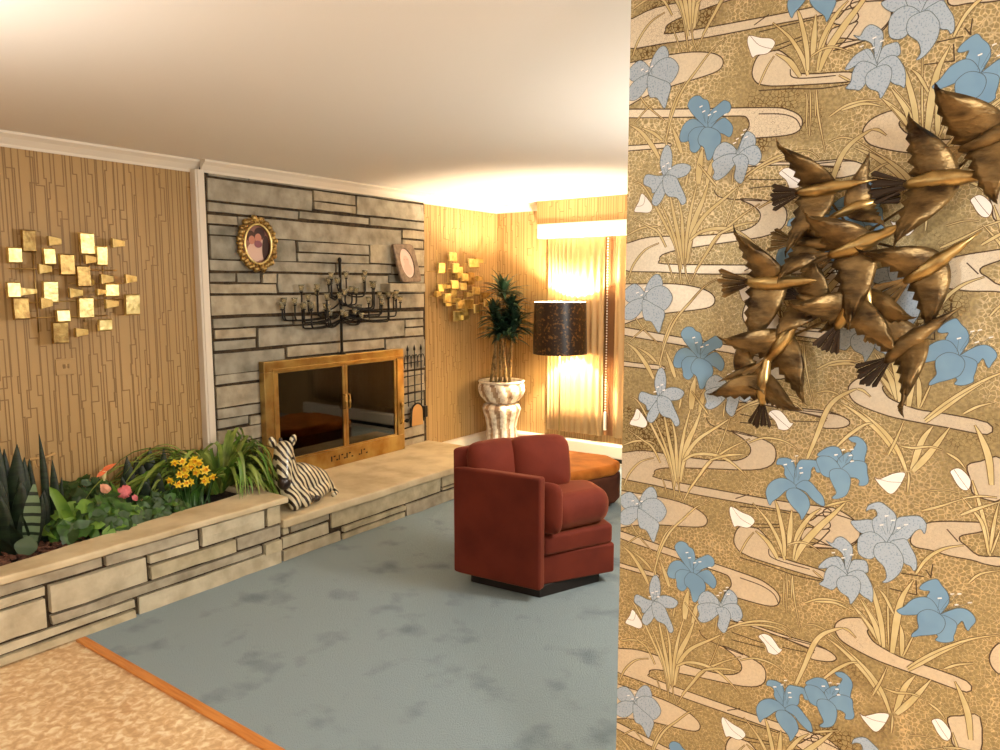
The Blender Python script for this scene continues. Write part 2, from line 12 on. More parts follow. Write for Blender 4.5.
FSTONES = [(2.823,3.137,2.346,2.382),(3.133,4.648,2.351,2.381),(4.646,4.903,2.358,2.388),(2.817,3.676,2.195,2.343),(3.68,4.103,2.27,2.349),(3.677,4.101,2.206,2.27),(4.106,4.902,2.204,2.351),(2.812,3.54,2.121,2.187),(3.542,4.235,2.131,2.19),(4.239,4.899,2.129,2.198),(2.809,3.039,2.046,2.111),(2.814,3.036,1.975,2.044),(3.035,4.611,1.972,2.116),(4.617,4.898,2.047,2.125),(4.615,4.896,1.97,2.043),(2.816,3.508,1.82,1.978),(3.519,4.234,1.892,1.974),(3.516,4.231,1.822,1.892),(4.24,4.607,1.83,1.991),(4.606,4.894,1.817,1.966),(2.81,3.889,1.746,1.824),(3.888,4.489,1.748,1.828),(4.489,4.892,1.745,1.816),(2.807,3.008,1.673,1.739),(3.012,3.202,1.672,1.74),(3.207,3.332,1.666,1.741),(3.334,4.444,1.599,1.74),(4.445,4.891,1.674,1.745),(2.803,3.332,1.596,1.667),(2.806,3.928,1.453,1.591),(3.928,4.887,1.46,1.589),(4.443,4.889,1.587,1.672),(2.81,3.46,1.37,1.442),(2.82,3.149,1.298,1.368),(2.816,3.146,1.222,1.294),(3.156,4.637,1.225,1.366),(2.81,3.384,1.061,1.212),(2.811,3.196,0.996,1.066),(2.813,3.191,0.84,0.989),(2.814,3.185,0.766,0.839),(2.813,3.056,0.704,0.768),(3.061,3.183,0.69,0.76),(2.809,3.178,0.592,0.695),(2.803,3.173,0.463,0.592),(3.465,3.923,1.368,1.437),(3.923,4.226,1.373,1.435),(4.227,4.88,1.371,1.44),(4.639,4.878,1.298,1.369),(4.637,4.877,1.22,1.295),(3.396,4.39,1.136,1.22),(4.391,4.875,1.112,1.214),(4.568,4.884,0.927,1.191),(4.563,4.879,0.731,0.92),(4.558,4.876,0.547,0.724),(4.554,4.872,0.335,0.54),(4.55,4.869,0.235,0.328)]
PSTONES = [(1.052,1.652,0.306,0.364),(1.664,1.926,0.301,0.362),(1.046,1.4,0.266,0.32),(1.407,1.859,0.173,0.3),(1.038,1.394,0.155,0.22),(1.411,2.028,0.097,0.157),(0.963,1.794,0.105,0.169),(0.882,1.643,-0.002,0.095),(1.805,2.155,-0.064,0.033),(1.87,2.038,0.182,0.259),(1.772,2.154,0.297,0.351),(2.17,2.575,0.261,0.356),(2.586,2.683,0.275,0.369),(1.866,2.15,0.212,0.272),(1.879,2.375,0.147,0.212),(2.385,2.744,0.149,0.238),(1.596,2.555,0.089,0.159),(1.824,2.717,-0.066,0.06),(2.586,2.682,0.27,0.352),(2.756,3.068,0.175,0.255),(2.572,3.054,0.078,0.178),(3.081,4.165,0.052,0.223),(2.389,2.742,0.159,0.22),(3.173,3.769,0.01,0.098),(2.298,3.156,-0.029,0.112),(3.171,3.767,-0.079,0.01),(3.772,4.247,-0.025,0.063),(4.174,4.255,0.119,0.245)]
SQ = [(1.722,1.793,1.827,1.945),(1.64,1.717,1.766,1.851),(1.805,1.872,1.761,1.853),(1.875,1.96,1.706,1.824),(2.012,2.099,1.824,1.947),(2.09,2.157,1.763,1.875),(1.967,2.049,1.642,1.763),(1.611,1.684,1.587,1.672),(1.804,1.889,1.557,1.678),(1.648,1.731,1.473,1.591),(1.848,1.926,1.452,1.523),(1.816,1.901,1.337,1.457),(1.983,2.071,1.468,1.587),(2.126,2.21,1.586,1.665),(2.227,2.321,1.48,1.602),(2.058,2.143,1.394,1.463)]
WD = [(1.844,1.915,1.862,1.918),(2.174,2.252,1.866,1.921),(1.77,1.839,1.712,1.767),(1.932,2.01,1.583,1.64),(2.098,2.174,1.66,1.719),(2.227,2.301,1.663,1.718),(1.783,1.848,1.526,1.591),(2.018,2.084,1.77,1.823),(2.106,2.185,1.521,1.575),(1.951,2.024,1.365,1.418),(1.679,1.766,1.598,1.643),(2.062,2.12,1.596,1.635),(2.052,2.075,1.648,1.691)]
SQ2 = [(5.079,5.171,1.764,1.858),(5.201,5.325,1.874,1.958),(5.237,5.334,1.766,1.857),(5.453,5.605,1.819,1.906),(5.333,5.432,1.755,1.828),(5.236,5.342,1.621,1.706),(5.342,5.441,1.608,1.682),(5.093,5.196,1.501,1.585),(5.244,5.341,1.548,1.621),(5.471,5.584,1.657,1.782),(5.542,5.645,1.569,1.645),(5.272,5.389,1.437,1.523),(5.429,5.592,1.432,1.532),(5.27,5.398,1.326,1.424),(5.666,5.795,1.491,1.594),(5.687,5.806,1.452,1.529),(5.408,5.509,1.371,1.458),(5.049,5.131,1.597,1.669),(5.362,5.471,1.694,1.768),(5.53,5.603,1.393,1.481),(5.177,5.262,1.464,1.548)]
WD2 = [(5.595,5.732,1.86,1.916),(5.122,5.216,1.621,1.669),(5.224,5.34,1.499,1.548),(5.45,5.572,1.545,1.595),(5.378,5.489,1.334,1.384),(5.573,5.667,1.695,1.746),(5.02,5.103,1.55,1.609),(5.294,5.392,1.718,1.767)]

# ------------------------------------------------------------------ materials
def srgb(r, g, b):
    def f(c):
        c /= 255.0
        return c/12.92 if c <= .04045 else ((c+.055)/1.055)**2.4
    return (f(r), f(g), f(b), 1)

def M(name, col, rough=.6, metal=0., var=None, bump=None, sheen=0, spec=.5, coat=0, emit=None, trans=0, stretch=(1, 1, 1)):
    """var = (colour2, scale, detail, lo, hi); bump = (scale, strength)"""
    m = bpy.data.materials.new(name); m.use_nodes = True
    nt = m.node_tree; N = nt.nodes; L = nt.links
    p = N['Principled BSDF']
    p.inputs['Base Color'].default_value = col
    p.inputs['Roughness'].default_value = rough
    p.inputs['Metallic'].default_value = metal
    p.inputs['Specular IOR Level'].default_value = spec
    if sheen:
        p.inputs['Sheen Weight'].default_value = sheen[0]
        p.inputs['Sheen Tint'].default_value = sheen[1]
        p.inputs['Sheen Roughness'].default_value = .4
    if coat: p.inputs['Coat Weight'].default_value = coat
    if trans: p.inputs['Transmission Weight'].default_value = trans
    if emit:
        p.inputs['Emission Color'].default_value = emit[0]
        p.inputs['Emission Strength'].default_value = emit[1]
    if var or bump:
        tc = N.new('ShaderNodeTexCoord'); mp = N.new('ShaderNodeMapping')
        mp.inputs['Scale'].default_value = stretch
        L.new(tc.outputs['Object'], mp.inputs['Vector'])
    if var:
        t = N.new('ShaderNodeTexNoise'); t.inputs['Scale'].default_value = var[1]; t.inputs['Detail'].default_value = var[2]
        r = N.new('ShaderNodeMapRange'); r.inputs['From Min'].default_value = var[3]; r.inputs['From Max'].default_value = var[4]
        x = N.new('ShaderNodeMix'); x.data_type = 'RGBA'
        x.inputs['A'].default_value = col; x.inputs['B'].default_value = var[0]
        L.new(mp.outputs[0], t.inputs['Vector']); L.new(t.outputs['Fac'], r.inputs['Value'])
        L.new(r.outputs[0], x.inputs['Factor']); L.new(x.outputs['Result'], p.inputs['Base Color'])
    if bump:
        t = N.new('ShaderNodeTexNoise'); t.inputs['Scale'].default_value = bump[0]; t.inputs['Detail'].default_value = 4
        b = N.new('ShaderNodeBump'); b.inputs['Strength'].default_value = bump[1]; b.inputs['Distance'].default_value = .01
        L.new(mp.outputs[0], t.inputs['Vector']); L.new(t.outputs['Fac'], b.inputs['Height']); L.new(b.outputs[0], p.inputs['Normal'])
    return m

WHITE = M('white_paint', srgb(226, 214, 196), .45)
CEIL = M('ceiling_paint', srgb(236, 229, 220), .9, bump=(60, .04))
PAPER = M('bamboo_paper', srgb(186, 152, 100), .55, var=(srgb(174, 140, 88), 3, 3, .35, .65), stretch=(1, 1, .3), bump=(300, .05))
PLINE = M('bamboo_paper_line', srgb(146, 113, 66), .5)
PLAIN = M('plain_wall_paint', srgb(150, 128, 100), .8)
MORTAR = M('mortar', srgb(52, 40, 26), .95, var=(srgb(76, 60, 40), 30, 3, .4, .6))
GREYST = [M('stone_grey', srgb(172, 164, 146), .85, var=(srgb(130, 122, 104), 9, 6, .35, .7), bump=(26, .5)),
          M('stone_tan', srgb(182, 170, 146), .85, var=(srgb(144, 132, 110), 11, 6, .35, .7), bump=(30, .5)),
          M('stone_cool', srgb(160, 154, 138), .85, var=(srgb(118, 112, 96), 8, 6, .35, .68), bump=(24, .5))]
LITST = [M('stone_lit_pale', srgb(206, 194, 166), .85, var=(srgb(172, 158, 130), 9, 6, .35, .7), bump=(26, .5)), M('stone_lit_buff', srgb(198, 184, 152), .85, var=(srgb(164, 150, 120), 11, 6, .35, .7), bump=(28, .5)), GREYST[1]]  # facing stone again, brighter light on planter and hearth put into its colour
CAPST = M('hearth_slab_stone', srgb(214, 196, 160), .6, var=(srgb(182, 160, 122), 5, 6, .4, .72), bump=(18, .25))
CARPET = M('blue_grey_carpet', srgb(142, 157, 162), 1., var=(srgb(108, 122, 128), 4.5, 6, .54, .74), bump=(260, .9), sheen=(.3, srgb(180, 190, 190)), spec=.1)
WOODTRIM = M('orange_wood', srgb(206, 134, 66), .4, var=(srgb(182, 108, 46), 6, 4, .4, .7), stretch=(1, 12, 12))
GOLD = M('brass_plate', (.93, .77, .36, 1), .38, 1., var=((.66, .50, .18, 1), 24, 4, .45, .72), bump=(45, .25))
GOLD2 = M('dull_brass_plate', (.48, .33, .12, 1), .38, 1., var=((.25, .14, .05, 1), 24, 4, .4, .7), bump=(45, .25))
BRASSROD = M('brass_rod', (.5, .33, .12, 1), .35, 1.)
BRASSFR = M('antique_brass_frame', (.55, .40, .15, 1), .32, 1., var=((.38, .22, .07, 1), 7, 4, .4, .66), bump=(40, .08))
IRON = M('black_iron', (.012, .010, .008, 1), .45, .5)
BLACK = M('black_gap', (.01, .009, .008, 1), .8)
GLASSCUP = M('cup_glass', (.95, .85, .6, 1), .06, 0., trans=.85, spec=.8)
SMOKE = bpy.data.materials.new('smoked_glass'); SMOKE.use_nodes = True
def _smoke():
    nt = SMOKE.node_tree; N = nt.nodes; L = nt.links; N.clear()
    o = N.new('ShaderNodeOutputMaterial'); g = N.new('ShaderNodeBsdfGlossy'); g.inputs['Roughness'].default_value = .03
    g.inputs['Color'].default_value = (.8, .74, .66, 1)
    t = N.new('ShaderNodeBsdfTransparent'); t.inputs['Color'].default_value = (.16, .13, .11, 1)
    f = N.new('ShaderNodeFresnel'); f.inputs['IOR'].default_value = 1.75
    x = N.new('ShaderNodeMixShader'); L.new(f.outputs[0], x.inputs[0]); L.new(t.outputs[0], x.inputs[1]); L.new(g.outputs[0], x.inputs[2])
    L.new(x.outputs[0], o.inputs['Surface'])
_smoke()
SOOT = M('sooty_firebrick', (.03, .024, .02, 1), .95, var=((.012, .01, .009, 1), 9, 4, .4, .7))
VELVET = M('rust_velvet', srgb(110, 43, 29), .8, sheen=(.6, srgb(225, 150, 110)), var=(srgb(92, 33, 23), 5, 4, .4, .7), spec=.2)
OTTOP = M('gold_velvet', srgb(178, 104, 36), .7, sheen=(.6, srgb(235, 170, 90)), var=(srgb(138, 74, 22), 7, 5, .4, .66), spec=.2, bump=(14, .25))
OTSIDE = M('brown_upholstery', srgb(84, 46, 30), .85, var=(srgb(62, 32, 22), 6, 3, .4, .7), spec=.2)
PLINTH = M('dark_plinth', (.015, .01, .008, 1), .6)
GREENS = {
    'snake': M('snake_plant_leaf', (.018, .034, .014, 1), .45, var=((.008, .016, .008, 1), 26, 3, .42, .6), stretch=(.3, .3, 2)),
    'edge': M('pale_leaf_edge', (.30, .36, .12, 1), .5),
    'pothos': M('pothos_leaf', (.05, .135, .018, 1), .4, var=((.015, .05, .008, 1), 14, 3, .4, .65)),
    'lime': M('lime_leaf', (.15, .27, .03, 1), .4, var=((.08, .18, .02, 1), 12, 2, .4, .65)),
    'spider': M('spider_plant_leaf', (.26, .33, .06, 1), .42, var=((.11, .17, .025, 1), 10, 3, .4, .65)),
    'dark': M('dracaena_leaf', (.018, .05, .026, 1), .35, var=((.035, .085, .045, 1), 9, 3, .45, .65)),
    'dark2': M('dark_tulip_leaf', (.025, .06, .012, 1), .45),
    'band': M('banded_leaf_pale', (.15, .22, .11, 1), .5),
    'round': M('round_leaf', (.05, .085, .035, 1), .5),
}
CANE = M('cane_bark', srgb(150, 122, 74), .7, var=(srgb(104, 84, 48), 40, 3, .4, .6))
SOIL = M('soil', (.028, .018, .011, 1), .95, bump=(60, .8))
BARK = M('bark_chip', srgb(120, 78, 58), .9, var=(srgb(74, 46, 34), 30, 3, .4, .6))
YELLOW = M('daffodil_yellow', (.86, .60, .03, 1), .5)
ORANGEY = M('daffodil_cup', (.85, .42, .02, 1), .5)
PINK = M('pink_petal', (.72, .17, .18, 1), .5)
PEACH = M('peach_petal', (.78, .36, .22, 1), .5)
ORED = M('orange_petal', (.72, .16, .05, 1), .5)
LILYW = M('lily_tube', (.75, .68, .34, 1), .5)
POTW = M('pale_glaze', srgb(226, 214, 198), .28, var=(srgb(176, 158, 138), 26, 5, .45, .7), coat=.3)
POTC = M('copper_glaze', srgb(178, 148, 120), .3, metal=.3, var=(srgb(128, 96, 72), 26, 5, .4, .7))
SHADEO = M('lamp_shade_brown', srgb(40, 25, 15), .38, var=(srgb(120, 84, 42), 42, 6, .54, .66))
SHADEI = M('lamp_shade_lining', srgb(238, 226, 200), .7)
BULB = M('lamp_bulb', (1, .8, .5, 1), .4, emit=((1, .7, .36, 1), 40))
CURT = M('tan_drape', srgb(208, 172, 122), .8, var=(srgb(196, 156, 104), 5, 3, .4, .7), stretch=(6, 1, .2))
PLASTIC = M('cream_plastic', srgb(216, 190, 150), .4)
ZW = M('cream_ceramic', srgb(208, 196, 164), .35, coat=.3)
ZD = M('dark_brown_ceramic', srgb(38, 22, 16), .35, coat=.3)
def zebra_mat():
    m = M('zebra_stripes', srgb(210, 198, 166), .35, coat=.3)
    nt = m.node_tree; N = nt.nodes; L = nt.links; p = N['Principled BSDF']
    tc = N.new('ShaderNodeTexCoord'); w = N.new('ShaderNodeTexWave'); w.wave_type = 'BANDS'; w.bands_direction = 'Y'
    mp = N.new('ShaderNodeMapping'); mp.inputs['Rotation'].default_value = (radians(-24), 0, radians(8))
    w.inputs['Scale'].default_value = 10.5; w.inputs['Distortion'].default_value = 2.2; w.inputs['Detail'].default_value = 1; w.inputs['Detail Scale'].default_value = 1.2
    r = N.new('ShaderNodeValToRGB'); e = r.color_ramp.elements
    e[0].position = .40; e[0].color = srgb(40, 26, 18); e[1].position = .5; e[1].color = srgb(214, 202, 170)
    L.new(tc.outputs['Object'], mp.inputs[0]); L.new(mp.outputs[0], w.inputs['Vector']); L.new(w.outputs['Fac'], r.inputs[0]); L.new(r.outputs[0], p.inputs['Base Color'])
    return m
ZS = zebra_mat()
BIRD = M('antique_bird_brass', (.27, .18, .075, 1), .42, .8, var=((.045, .027, .013, 1), 15, 5, .38, .66), bump=(50, .3), stretch=(1, 1, 2.2))
BIRDL = M('bright_bird_brass', (.5, .36, .15, 1), .32, .95, var=((.2, .12, .045, 1), 26, 5, .45, .7))
BIRDD = M('blackened_bird_brass', (.045, .03, .02, 1), .42, .7)

def tile_mat():
    m = M('peach_marbled_tile', srgb(222, 186, 140), .35, coat=.1)
    nt = m.node_tree; N = nt.nodes; L = nt.links; p = N['Principled BSDF']
    tc = N.new('ShaderNodeTexCoord'); a = N.new('ShaderNodeTexNoise'); a.inputs['Scale'].default_value = 30; a.inputs['Detail'].default_value = 3; a.inputs['Distortion'].default_value = .5
    b = N.new('ShaderNodeTexNoise'); b.inputs['Scale'].default_value = 2.2; b.inputs['Detail'].default_value = 3
    r = N.new('ShaderNodeValToRGB'); e = r.color_ramp.elements
    e[0].position = .36; e[0].color = srgb(200, 162, 118); e[1].position = .66; e[1].color = srgb(238, 220, 184)
    x = e.new(.5); x.color = srgb(218, 184, 138)
    mx = N.new('ShaderNodeMix'); mx.data_type = 'RGBA'; mx.blend_type = 'MULTIPLY'
    r2 = N.new('ShaderNodeMapRange'); r2.inputs['From Min'].default_value = .4; r2.inputs['From Max'].default_value = .7; r2.inputs['To Max'].default_value = .5
    mx.inputs['B'].default_value = srgb(214, 180, 150)
    L.new(tc.outputs['Object'], a.inputs[0]); L.new(tc.outputs['Object'], b.inputs[0]); L.new(a.outputs['Fac'], r.inputs[0])
    L.new(b.outputs['Fac'], r2.inputs['Value']); L.new(r2.outputs[0], mx.inputs['Factor']); L.new(r.outputs[0], mx.inputs['A']); L.new(mx.outputs['Result'], p.inputs['Base Color'])
    return m
TILE = tile_mat()

def foil_mat(name, base, line, metal, rough, cell, wid, lmetal, grain=(.72, 1.08)):
    """printed foil paper covered with a fine net of thin lines"""
    m = M(name, base, rough, metal); nt = m.node_tree; N = nt.nodes; L = nt.links; p = N['Principled BSDF']
    tc = N.new('ShaderNodeTexCoord'); v = N.new('ShaderNodeTexVoronoi'); v.feature = 'DISTANCE_TO_EDGE'; v.inputs['Scale'].default_value = cell
    d = N.new('ShaderNodeTexNoise'); d.inputs['Scale'].default_value = 30; mixv = N.new('ShaderNodeMix'); mixv.data_type = 'RGBA'; mixv.blend_type = 'LINEAR_LIGHT'; mixv.inputs['Factor'].default_value = .004
    L.new(tc.outputs['Object'], mixv.inputs['A']); L.new(tc.outputs['Object'], d.inputs[0]); L.new(d.outputs['Color'], mixv.inputs['B']); L.new(mixv.outputs['Result'], v.inputs['Vector'])
    n2 = N.new('ShaderNodeTexNoise'); n2.inputs['Scale'].default_value = 5.5; n2.inputs['Detail'].default_value = 2; L.new(tc.outputs['Object'], n2.inputs[0])
    wr = N.new('ShaderNodeMapRange'); wr.inputs['From Min'].default_value = .42; wr.inputs['From Max'].default_value = .6; wr.inputs['To Min'].default_value = wid*.25; wr.inputs['To Max'].default_value = wid
    L.new(n2.outputs['Fac'], wr.inputs['Value'])
    lt = N.new('ShaderNodeMath'); lt.operation = 'LESS_THAN'; L.new(v.outputs['Distance'], lt.inputs[0]); L.new(wr.outputs[0], lt.inputs[1])
    g = N.new('ShaderNodeTexNoise'); g.inputs['Scale'].default_value = 170; g.inputs['Detail'].default_value = 2; L.new(tc.outputs['Object'], g.inputs[0])
    gr = N.new('ShaderNodeMapRange'); gr.inputs['From Min'].default_value = .35; gr.inputs['From Max'].default_value = .65; gr.inputs['To Min'].default_value = grain[0]; gr.inputs['To Max'].default_value = grain[1]; L.new(g.outputs['Fac'], gr.inputs['Value'])
    c = N.new('ShaderNodeMix'); c.data_type = 'RGBA'; c.inputs['A'].default_value = base; L.new(lt.outputs[0], c.inputs['Factor'])
    n3 = N.new('ShaderNodeTexNoise'); n3.inputs['Scale'].default_value = 3.4; n3.inputs['Detail'].default_value = 2; L.new(tc.outputs['Object'], n3.inputs[0])
    n4 = N.new('ShaderNodeMapRange'); n4.inputs['From Min'].default_value = .56; n4.inputs['From Max'].default_value = .66; L.new(n3.outputs['Fac'], n4.inputs['Value'])
    lc = N.new('ShaderNodeMix'); lc.data_type = 'RGBA'; lc.inputs['A'].default_value = line; lc.inputs['B'].default_value = srgb(112, 88, 52); L.new(n4.outputs[0], lc.inputs['Factor']); L.new(lc.outputs['Result'], c.inputs['B'])
    mu = N.new('ShaderNodeMix'); mu.data_type = 'RGBA'; mu.blend_type = 'MULTIPLY'; mu.inputs['Factor'].default_value = 1
    L.new(c.outputs['Result'], mu.inputs['A']); L.new(gr.outputs[0], mu.inputs['B']); L.new(mu.outputs['Result'], p.inputs['Base Color'])
    mm = N.new('ShaderNodeMapRange'); mm.inputs['To Min'].default_value = metal; mm.inputs['To Max'].default_value = lmetal; L.new(lt.outputs[0], mm.inputs['Value']); L.new(mm.outputs[0], p.inputs['Metallic'])
    return m
WGOLD = foil_mat('gold_foil_paper', srgb(176, 159, 114), srgb(228, 212, 172), .4, .36, 112, .105, .75)
WFOIL = foil_mat('silver_foil_paper', srgb(228, 218, 196), srgb(206, 196, 172), .5, .3, 150, .018, .6, (.94, 1.03))
WLINE = M('brown_print_line', srgb(70, 50, 28), .6)
WLEAF = M('straw_print', srgb(212, 196, 148), .5, metal=.1, var=(srgb(202, 184, 132), 20, 2, .4, .6))
WLEDGE = M('leaf_outline_print', srgb(106, 78, 42), .6)
WBLUE = M('blue_iris_print', srgb(120, 158, 188), .55, var=(srgb(112, 150, 182), 16, 2, .4, .6))
WPALE = M('pale_blue_iris_print', srgb(172, 188, 204), .5, metal=.1, var=(srgb(142, 162, 184), 260, 1, .56, .62))
WBUD = M('white_bud_print', srgb(242, 240, 236), .55)

# ------------------------------------------------------------------ mesh helpers
class MB:
    def __init__(s): s.v = []; s.f = []; s.m = []; s.sm = []
    def add(s, vs, fs, mat=0, smooth=False):
        b = len(s.v); s.v += [tuple(v) for v in vs]
        for f in fs: s.f.append(tuple(b+i for i in f)); s.m.append(mat); s.sm.append(smooth)
    def box(s, a, b, mat=0):
        x0, y0, z0 = a; x1, y1, z1 = b
        s.add([(x0,y0,z0),(x1,y0,z0),(x1,y1,z0),(x0,y1,z0),(x0,y0,z1),(x1,y0,z1),(x1,y1,z1),(x0,y1,z1)],
              [(0,3,2,1),(4,5,6,7),(0,1,5,4),(1,2,6,5),(2,3,7,6),(3,0,4,7)], mat)
    def prism(s, poly, z0, z1, mat=0):
        n = len(poly)
        s.add([(x, y, z0) for x, y in poly]+[(x, y, z1) for x, y in poly],
              [tuple(reversed(range(n))), tuple(range(n, 2*n))]+[(i, (i+1) % n, n+(i+1) % n, n+i) for i in range(n)], mat)
    def tube(s, pts, r, n=8, mat=0, caps=True):
        pts = [Vector(p) for p in pts]; k = len(pts); rs = r if isinstance(r, (list, tuple)) else [r]*k
        vs = []; up = None
        for i, p in enumerate(pts):
            t = (pts[min(i+1, k-1)]-pts[max(i-1, 0)]).normalized()
            if up is None:
                up = t.orthogonal().normalized()
            up = (up-t*up.dot(t)); up = up.normalized() if up.length > 1e-6 else t.orthogonal().normalized()
            q = t.cross(up)
            vs += [p+(up*cos(2*pi*j/n)+q*sin(2*pi*j/n))*rs[i] for j in range(n)]
        fs = [(i*n+j, i*n+(j+1) % n, (i+1)*n+(j+1) % n, (i+1)*n+j) for i in range(k-1) for j in range(n)]
        if caps: fs += [tuple(reversed(range(n))), tuple(range((k-1)*n, k*n))]
        s.add(vs, fs, mat, True)
    def lathe(s, prof, c=(0, 0, 0), n=32, mat=0, rad=None, matf=None):
        vs = []; k = len(prof)
        for i, (r, z) in enumerate(prof):
            for j in range(n):
                a = 2*pi*j/n; rr = r*(rad(a, i/(k-1)) if rad else 1)
                vs.append((c[0]+rr*cos(a), c[1]+rr*sin(a), c[2]+z))
        b = len(s.v); s.v += vs
        for i in range(k-1):
            for j in range(n):
                s.f.append((b+i*n+j, b+i*n+(j+1) % n, b+(i+1)*n+(j+1) % n, b+(i+1)*n+j)); s.sm.append(True)
                s.m.append(matf(2*pi*(j+.5)/n, (i+.5)/(k-1)) if matf else mat)
    def ball(s, c, r, mat=0, n=12, mrot=None):
        rx, ry, rz = r if isinstance(r, (tuple, list)) else (r, r, r)
        vs = []; k = n//2+1
        for i in range(k):
            a = pi*i/(k-1)
            for j in range(n):
                p = Vector((rx*sin(a)*cos(2*pi*j/n), ry*sin(a)*sin(2*pi*j/n), rz*cos(a)))
                if mrot: p = mrot @ p
                vs.append(Vector(c)+p)
        s.add(vs, [(i*n+j, (i+1)*n+j, (i+1)*n+(j+1) % n, i*n+(j+1) % n) for i in range(k-1) for j in range(n)], mat, True)
    def blade(s, path, widths, side, fold=.25, mat=0, edge=None, mat2=None):
        """leaf strip along path, widths per point, side = sideways direction"""
        path = [Vector(p) for p in path]; k = len(path); vs = []; side = Vector(side).normalized()
        for i, p in enumerate(path):
            t = (path[min(i+1, k-1)]-path[max(i-1, 0)]).normalized()
            q = side-t*side.dot(t); q = q.normalized() if q.length > 1e-5 else t.orthogonal()
            nrm = q.cross(t); w = widths[i]/2
            vs += [p-q*w+nrm*w*fold, p, p+q*w+nrm*w*fold]
        fs = []
        for i in range(k-1):
            fs += [(i*3, i*3+1, i*3+4, i*3+3), (i*3+1, i*3+2, i*3+5, i*3+4)]
        s.add(vs, fs, mat, True)
    def obj(s, name, mats, parent=None, bevel=0, seg=2, smooth=False):
        me = bpy.data.meshes.new(name); me.from_pydata(s.v, [], s.f)
        for m in (mats if isinstance(mats, (list, tuple)) else [mats]): me.materials.append(m)
        me.polygons.foreach_set('material_index', s.m)
        me.polygons.foreach_set('use_smooth', [True]*len(s.f) if smooth else s.sm)
        me.update()
        o = bpy.data.objects.new(name, me); COL.objects.link(o)
        if bevel:
            md = o.modifiers.new('bevel', 'BEVEL'); md.width = bevel; md.segments = seg; md.limit_method = 'ANGLE'; md.angle_limit = radians(35)
            if smooth or bevel > .004:
                me.polygons.foreach_set('use_smooth', [True]*len(s.f))
                md.harden_normals = False
                wn = o.modifiers.new('wn', 'WEIGHTED_NORMAL'); wn.keep_sharp = True
        if parent:
            o.parent = parent; o.matrix_parent_inverse = Matrix.Translation(-parent.location) if parent.type == 'EMPTY' and not parent.parent else Matrix.Identity(4)
            if parent.type != 'EMPTY' or parent.parent: o.matrix_parent_inverse = parent.matrix_basis.inverted()
        return o

def thing(name, label, cat, loc, group=None):
    o = bpy.data.objects.new(name, None); COL.objects.link(o); o.location = loc; o.empty_display_size = .05
    o['label'] = label; o['category'] = cat
    if group: o['group'] = group
    return o
def tag(o, label, cat, group=None, kind=None):
    o['label'] = label; o['category'] = cat
    if group: o['group'] = group
    if kind: o['kind'] = kind
    return o
def struct(o, label=None, cat=None):
    o['kind'] = 'structure'
    if label: o['label'] = label
    if cat: o['category'] = cat
    return o
def bez(a, b, c, n=8):
    a, b, c = Vector(a), Vector(b), Vector(c)
    return [a*(1-t)**2+b*2*t*(1-t)+c*t*t for t in [i/n for i in range(n+1)]]
def spline(pts, n=6, closed=False):
    """Catmull-Rom through the points"""
    P = [Vector(p) for p in pts]; k = len(P); out = []
    rng = range(k) if closed else range(k-1)
    for i in rng:
        g = (lambda j: P[j % k]) if closed else (lambda j: P[max(0, min(k-1, j))])
        p0, p1, p2, p3 = g(i-1), g(i), g(i+1), g(i+2)
        for q in range(n):
            t = q/n
            out.append(.5*((2*p1)+(p2-p0)*t+(2*p0-5*p1+4*p2-p3)*t*t+(3*p1-p0-3*p2+p3)*t**3))
    if not closed: out.append(P[-1])
    return out

# ------------------------------------------------------------------ room
XL, YB, H = -4.386, 6.05, 2.44
XR, YF = 3.2, -3.0
YW, XE, WT = 1.7017, -.8345, .115      # iris-papered dividing wall: face, free end, thickness
YT = 1.525

b = MB(); b.box((XL-.1, YF-.1, -.1), (XR+.1, YT, 0)); struct(b.obj('floor', TILE), 'peach marbled tile floor in front of the carpet', 'floor')
b = MB(); b.box((XL-.1, YT, -.1), (XR+.1, YB+.1, .006)); struct(b.obj('floor_carpet', CARPET), 'blue grey wall to wall carpet of the living room', 'carpet')
b = MB(); b.box((XL-.1, YF-.1, H), (XR+.1, YB+.1, H+.1)); struct(b.obj('ceiling', CEIL), 'plain off white ceiling', 'ceiling')
b = MB(); b.box((-3.515, YT-.028, 0), (XE+.02, YT+.016, .012)); o = b.obj('trim_1', WOODTRIM, bevel=.004); struct(o, 'orange wooden strip between tile and carpet', 'trim')

def bamboo(b, u0, u1, z0, z1, put, seed, step=.0235):
    """stepping vertical lines printed on the grass-coloured paper; put(u, z, lift) gives the point"""
    rnd = random.Random(seed); n = int((u1-u0)/step); hw = .0034
    xs = [u0+step*(i+.5)+rnd.uniform(-.006, .006) for i in range(n)]
    lift = [0]
    def rect(a, c, p, q):
        lift[0] = (lift[0]+1) % 37; h = .0007+.00004*lift[0]
        a, c = max(a, u0), min(c, u1); p, q = max(p, z0), min(q, z1)
        if c-a > 1e-4 and q-p > 1e-4: b.add([put(a, p, h), put(c, p, h), put(c, q, h), put(a, q, h)], [(0, 1, 2, 3)], 1)
    for i in range(n):
        z = z0-rnd.uniform(0, .4); off = 0
        while z < z1:
            ln = rnd.choice((.07, .12, .22, .4, .6))*rnd.uniform(.7, 1.3)
            x = xs[i]+off
            rect(x-hw, x+hw, z, z+ln)
            no = rnd.choice((0, step*.45, -step*.45, step*.9, -step*.9, 0))
            if no != off:
                x2 = xs[i]+no; rect(min(x, x2)-hw, max(x, x2)+hw, z+ln-hw, z+ln+hw)
            off = no; z += ln
